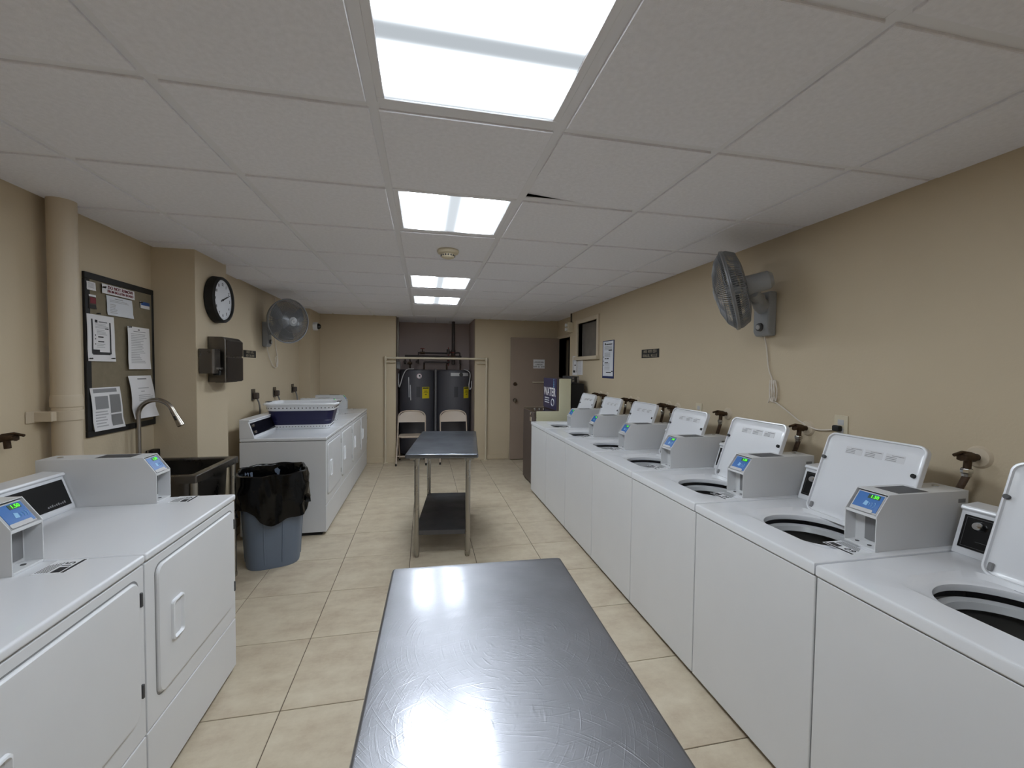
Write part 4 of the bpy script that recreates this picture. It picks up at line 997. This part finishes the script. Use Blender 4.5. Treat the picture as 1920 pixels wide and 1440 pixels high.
b = B(); bar(.20, .30, .065, .115); bar(.33, .85, .09, .115); bar(.55, .85, .25, .275); bar(.22, .38, .465, .49); bar(.42, .56, .462, .492); bar(.22, .52, .575, .595); bar(.1, .14, .42, .445); bar(.1, .14, .53, .555); bar(.1, .14, .64, .665); bar(.35, .78, .835, .855); bar(.8, .93, .80, .83)
obj('bold_print', b, INK, t, True, False)

# papers on the jamb near the doorway
def wallpaper_sheet(label, tl, br, xx):
    a, c = atx(*tl, xx), atx(*br, xx); t = thing('notice', label, 'paper', (xx, (a.y+c.y)/2, c.z), group='papers by the doorway')
    y0, y1 = min(a.y, c.y), max(a.y, c.y); z0, z1 = c.z, a.z
    obj('sheet', B().box(xx-.0022, xx-.001, y0, y1, z0, z1), PAPER, t, True, False); b = B()
    return t, b, y0, y1, z0, z1
t, b, y0, y1, z0, z1 = wallpaper_sheet('white notice with a dark bordered picture taped beside the doorway', (1074, 668), (1082.5, 704), XR)
Y = lambda s_: y1-(y1-y0)*s_; Z = lambda q: z1-(z1-z0)*q
for (s0, s1, q0, q1) in ((.15, .2, .15, .85), (.85, .9, .15, .85), (.15, .9, .13, .16), (.2, .6, .74, .86), (.4, .7, .45, .5)): b.box(XR-.003, XR-.0022, Y(s1), Y(s0), Z(q1), Z(q0))
obj('print', b, INK, t, True, False)
t, b, y0, y1, z0, z1 = wallpaper_sheet('white typed notice taped under the window frame', (1083.5, 674), (1092.5, 703), XR)
for k_ in range(12): b.box(XR-.003, XR-.0022, y0+.05, y1-.02, z1-(z1-z0)*(.1+.07*k_)-.004, z1-(z1-z0)*(.1+.07*k_))
obj('print', b, INKL, t, True, False)
# sign on the door leaf
a, c = aty(1000, 674, LY0), aty(1021, 691, LY0)
t = thing('door_sign', 'white paper sign taped to the open door', 'sign', (a.x, LY0, c.z))
pl = obj('sheet', B().box(a.x, c.x, LY0-.0022, LY0-.001, c.z, a.z), PAPER, t, True, False)
for i, s_ in enumerate(((9,), (6,), (3, 2, 3))):
    M = Matrix.Translation(-t.location) @ frame(((a.x+c.x)/2, LY0-.0026, a.z-(a.z-c.z)*(.3+.25*i)), (1, 0, 0), (0, 0, 1)); glyphs('lettering', s_, .032, INK, pl, M, 40+i)

# emergency light and its conduit at the corner
t = thing('door_alarm', 'small white emergency light box on the wall corner above the doorway', 'emergency light', (XR-.03, YD-.06, 2.06))
obj('box', B().box(XR-.075, XR-.001, YD-.13, YD-.03, 2.06, 2.20, .006, 2), IVORY, t, True)
for z in (2.10, 2.16): obj('lamp_head', B().lathe([(.018, 0), (.024, .02), (.022, .03), (0, .032)], 20, m=Matrix.Translation((XR-.075, YD-.08, z)) @ Matrix.Rotation(-PI/2, 4, 'Y')), PLAST, t, True)
obj('conduit', B().cyl((XR-.012, YD-.07, 2.20), (XR-.012, YD-.07, CZ), .009, n=10), PIPEB, t, True)

# ivory outlets right wall
def outlet(label, px, x, sgn, plug=False, m=IVORY, grp=None):
    p = atx(*px, x); t = thing('wall_outlet', label, 'outlet', (x, p.y, p.z-.058), group=grp)
    obj('cover_plate', B().box(*sorted((x+sgn*.0005, x+sgn*.006)), p.y-.036, p.y+.036, p.z-.058, p.z+.058, .002, 2), m, t, True)
    b = B()
    for dz in (-.022, .022): b.box(*sorted((x+sgn*.006, x+sgn*.0075)), p.y-.016, p.y+.016, p.z+dz-.014, p.z+dz+.014, .0005, 1)
    obj('sockets', b, LTGREY if m is IVORY else MIDGREY, t, True); return p
pout = outlet('ivory wall outlet with a plug in it above a washer lid', (1578, 800), XR, -1)
outlet('ivory wall outlet half hidden behind a washer lid near a brass valve', (1311, 770), XR, -1)

# heavy dryer outlets, plugs and cords on the left wall
for i, q in enumerate(((474, 740), (514, 735), (548, 728))):
    lab = ['grey dryer outlet on the wall above the first basket dryer', 'grey dryer outlet above the navy basket', 'grey dryer outlet nearest the back wall'][i]
    p = atx(*q, X3); t = thing('dryer_outlet', lab, 'outlet', (X3, p.y, p.z-.05), group='dryer outlets')
    obj('cover_plate', B().box(X3+.0005, X3+.008, p.y-.045, p.y+.045, p.z-.058, p.z+.058, .002, 1), STEELD, t, True)
    pl = thing('dryer_plug', ['dark dryer plug and grey cord hanging behind the bin dryer', 'dark dryer plug with forked cord above the basket', 'dark dryer plug with cord near the back corner'][i], 'plug', (X3+.008, p.y, p.z-.04), group='dryer plugs')
    obj('plug_body', B().box(X3+.008, X3+.055, p.y-.03, p.y+.03, p.z-.045, p.z+.02, .012, 3), mat('plug_brown', (72, 62, 56), .6), pl, True)
    obj('cord', B().tube(spline([(X3+.035, p.y+.01, p.z-.04), (X3+.045, p.y+.035, p.z-.09), (X3+.05, p.y+.045, p.z-.18), (X3+.045, p.y+.04, p.z-.42)]), .008, 8), MIDGREY, pl, True)

# security camera on the corner pilaster
p = Vector((-1.572, 6.60, aty(597, 612, 6.6).z))
t = thing('security_camera', 'white dome security camera high in the back corner', 'security camera', p)
obj('housing', B().lathe([(0, .001), (.058, .001), (.060, .01), (.060, .05), (.054, .06), (0, .06)], 32, m=Matrix.Rotation(PI/2, 4, 'Y')), PLAST, t)
obj('dome', B().lathe([(.044, .059), (.040, .080), (.026, .098), (0, .104)], 32, m=Matrix.Rotation(PI/2, 4, 'Y')), BLACK, t)

# ------------------------------------------------------------------ wall fans
def fan(label, wall_x, base_y, base_z, sgn, head, n_dir, bh=.27):
    """sgn: direction out of the wall along x"""
    t = thing('wall_fan', label, 'fan', (wall_x, base_y, base_z-bh/2), group='wall fans')
    L = Vector(t.location); hd = Vector(head)-L; n_ = Vector(n_dir).normalized()
    z0 = 0; o = Vector((0, 0, 0)); s_ = sgn
    bp = obj('wall_base', B().prism([(0, .0), (s_*.045, .0), (s_*.062, .03), (s_*.06, bh-.04), (s_*.05, bh), (0, bh)], 1, -.062, .062, .012, 3), FANG, t)
    k = obj('speed_knob', B().lathe([(.026, 0), (.024, .014), (0, .016)], 20, m=Matrix.Translation((s_*.060, 0, .055)) @ Matrix.Rotation(s_*PI/2, 4, 'Y')), DKGREY, bp)
    obj('knob_cap', B().lathe([(.016, .016), (.014, .022), (0, .023)], 16, m=Matrix.Translation((s_*.060, 0, .055)) @ Matrix.Rotation(s_*PI/2, 4, 'Y')), LTGREY, bp)
    mot = hd-n_*.13
    arm_top = Vector((s_*.16, mot.y*.6, bh-.05))
    obj('arm', B().tube(spline([(s_*.03, 0, bh-.10), (s_*.10, mot.y*.25, bh-.075), arm_top, mot+Vector((0, 0, -.05))], 6), [.045]*6+[.040]*6+[.032]*6+[.028], 14), FANG, t)
    Q = n_.to_track_quat('Z', 'Y').to_matrix().to_4x4(); Mh = Matrix.Translation(hd) @ Q
    obj('motor', B().lathe([(0, -.235), (.035, -.23), (.052, -.21), (.056, -.12), (.062, -.08), (.05, -.07), (0, -.07)], 32, m=Mh), FANG, t)
    R_ = .232
    # cage: wires front and back
    cg = B()
    NW = 110
    for k_ in range(NW):
        a = 2*PI*k_/NW; d = Vector((math.cos(a), math.sin(a), 0))
        fr = [Mh @ (d*r+Vector((0, 0, z))) for r, z in ((.05, .075), (.12, .066), (.19, .040), (R_, .0))]
        bk = [Mh @ (d*r+Vector((0, 0, z))) for r, z in ((.062, -.085), (.15, -.085), (.205, -.07), (R_-.004, -.03), (R_, 0))]
        cg.tube(fr, .0019, 4); cg.tube(bk, .0026, 4)
    for r, z, w_ in ((R_, 0, .0075), (R_, -.008, .006), (.15, -.086, .002), (.205, -.071, .002), (.12, .067, .0018), (.18, .046, .0018), (.215, .02, .0015)):
        cg.tube([Mh @ Vector((r*math.cos(2*PI*i/40), r*math.sin(2*PI*i/40), z)) for i in range(40)], w_, 6, True)
    obj('cage', cg, FANC, t)
    cap = obj('centre_badge', B().lathe([(0, .082), (.030, .081), (.048, .076), (.05, .070), (0, .068)], 32, m=Mh), FANG, t)
    obj('badge_ring', B().lathe([(.026, .0815), (.024, .0835), (.012, .0835), (.010, .082)], 24, m=Mh), LTGREY, cap)
    bl = []
    for k_ in range(3):
        b = B(); a0 = 2*PI*k_/3+.5
        rows = []
        for r in (.035, .08, .13, .175, .205):
            wd = .35+.55*math.sin(min(1, r/.205)*PI*.75)
            rows.append([Mh @ Vector((r*math.cos(a0-wd/2+wd*i/6), r*math.sin(a0-wd/2+wd*i/6), -.035+.05*(i/6-.5)*(1-.3*r/.2)+.01)) for i in range(7)])
        b.loops(rows, False); obj('blade', b, mat('fan_blade', (108, 110, 114), .3), t)
    obj('hub', B().lathe([(0, .02), (.03, .016), (.036, 0), (.036, -.06), (0, -.06)], 24, m=Mh), FANG, t)
    return t
pb = atx(1442, 590, XR)
f1 = fan('grey oscillating wall fan on the wall above the washers', XR, pb.y, pb.z, -1, (1.765, 2.215, 1.995), (-.79, .61, -.25))
c0 = Vector((XR-.02, pb.y+.01, pb.z-.135)); c1 = atx(1448, 715, XR-.014); c2 = atx(1447, 752, XR-.014); c3 = atx(1475, 770, XR-.012); c4 = atx(1530, 805, XR-.010)
b = B(); b.tube(spline([c0, atx(1437, 650, XR-.012), atx(1441, 690, XR-.012), c1, atx(1443, 738, XR-.014), c2, atx(1455, 755, XR-.012), c3, atx(1500, 790, XR-.010), c4, atx(1560, 806, XR-.012), Vector((XR-.02, pout.y, pout.z-.02))]), .0036, 8)
for (xa, xb) in ((1443, 1445), (1447, 1449), (1451, 1454)):
    b.tube(spline([atx(xa+1, 712, XR-.012), atx(xa, 730, XR-.018), atx(xb, 752, XR-.014), atx(xb+3, 735, XR-.02), atx(xa+3, 713, XR-.014)]), .0034, 6)
b.tube([atx(1444, 742, XR-.006), atx(1440, 755, XR-.01)], .003, 6)
o = obj('power_cord', b, CORD, f1, True)
o = obj('plug', B().box(XR-.034, XR-.0076, pout.y-.012, pout.y+.026, pout.z-.024, pout.z+.006, .006, 2), BLACKM, f1, True)
pb = atx(500, 632, X3)
f2 = fan('grey oscillating wall fan on the wall above the dryers', X3, 5.10, 1.865, 1, (-1.43, 4.97, 2.005), (.766, -.643, -.10))
y5, z5 = 5.10, 1.73
b = B(); b.tube(spline([(X3+.03, y5, z5), (X3+.02, y5+.08, z5-.09), (X3+.015, y5+.22, z5-.20), (X3+.015, y5+.34, z5-.22), (X3+.02, y5+.36, z5-.10), (X3+.02, y5+.30, z5-.12), (X3+.02, y5+.35, z5-.22), (X3+.02, y5+.38, z5-.14), (X3+.015, y5+.33, z5+.02), (X3+.012, y5+.32, z5+.18), (X3+.012, y5+.32, CZ-z5+z5-.02)]), .0045, 8)
obj('power_cord', b, CORD, f2, True)

# ------------------------------------------------------------------ water vending machine and black cabinet by the doorway
VX0, VX1, VY0, VY1 = 1.365, 1.845, 5.16, 5.78
t = thing('water_vending_machine', 'beige and brown water vending machine with a blue WATER panel', 'vending machine', (1.6, 5.45, 0))
obj('base_cabinet', B().box(VX0+.02, VX1, VY0+.012, VY1-.012, .02, .90, .006, 1), BROWN, t, True)
obj('kick', B().box(VX0+.05, VX1-.02, VY0+.03, VY1-.03, 0, .025), BLACKM, t, True, False)
obj('front_door', B().box(VX0, VX0+.022, VY0+.02, VY1-.02, .03, .97, .004, 1), BROWN, t, True)
prof = [(VX0+.028, .03), (VX0+.028, .985), (1.69, .985), (1.69, 1.40), (VX1, 1.40), (VX1, .03)]
for y in (VY0, VY1-.013): obj('side_panel', B().prism(prof, 1, y, y+.013, .002, 1), CREAM, t, True)
obj('drip_tray', B().box(VX0+.01, 1.69, VY0+.013, VY1-.013, .90, .985, .006, 2), mat('tray_steel', (120, 110, 100), .2, metal=.9), t, True)
obj('upper_housing', B().box(1.66, VX1, VY0+.013, VY1-.013, .90, 1.405, .004, 1), BROWN, t, True)
sg = obj('sign_face', B().box(1.652, 1.661, VY0+.02, VY1-.02, .995, 1.40, .002, 1), mat('sign_navy', (44, 44, 86), .35), t, True)
def vt(body, s_, z, size, m=PAPER, bold=.001, rot=0):
    M = Matrix.Translation(-t.location) @ frame((1.6510, VY1-.02-(VY1-VY0-.04)*s_, z), (0, -1, 0), (0, 0, 1)) @ Matrix.Rotation(rot, 4, 'Z'); text('lettering', body, size, m, sg, M, bold=bold)
vt('WATER', .5, 1.215, .155, PAPER, .003); glyphs('side_lettering', (4,), .05, LBLUE, sg, Matrix.Translation(-t.location) @ frame((1.6510, VY0+.12, 1.335), (0, -1, 0), (0, 0, 1)) @ Matrix.Rotation(-PI/2, 4, 'Z'), 9)
b = B()
for k_ in range(3): b.box(1.6505, 1.652, VY1-.30, VY1-.09, 1.125-.03*k_, 1.138-.03*k_)
obj('sign_lines', b, PAPER2, sg).location = -t.location
b = B(); b.tube([(1.6505, VY0+.16+.06*math.cos(2*PI*i/24), 1.085+.045*math.sin(2*PI*i/24)) for i in range(24)], .006, 6, True); obj('sign_emblem', b, PAPER2, sg).location = -t.location
b = B(); b.cyl((VX0-.012, VY0+.16, .94), (VX0, VY0+.16, .94), .02); b.box(VX0-.01, VX0, VY0+.1, VY0+.2, .84, .9, .003, 1); obj('coin_slot', b, CHROME, t, True)
for k_ in range(3): obj('nozzle', B().cyl((1.45+.06*k_, VY0+.3, .985), (1.45+.06*k_, VY0+.3, 1.0), .018, n=14), CHROME, t, True)
t = thing('black_cabinet', 'tall black cabinet standing behind the water vending machine', 'cabinet', (1.97, 5.5, 0))
obj('body', B().box(1.862, 2.04, 5.20, 5.72, .0, 1.335, .006, 1), BLACKM, t, True)
obj('door', B().box(1.855, 1.862, 5.22, 5.70, .06, 1.31, .003, 1), BLACK, t, True)
t = thing('coin_changer', 'small dark machine with metal plates on top of the black cabinet', 'coin changer', (1.93, 5.45, 1.335))
obj('body', B().box(1.875, 1.985, 5.24, 5.60, 1.336, 1.432, .006, 1), DKGREY, t, True)
b = B(); b.box(1.885, 1.915, 5.236, 5.24, 1.36, 1.385, .001, 1); b.box(1.885, 1.912, 5.236, 5.24, 1.395, 1.418, .001, 1); b.box(1.955, 1.98, 5.236, 5.24, 1.35, 1.42, .001, 1); obj('plates', b, STEEL, t, True)
obj('slot', B().box(1.92, 1.95, 5.234, 5.24, 1.35, 1.425), BLACK, t, True, False)
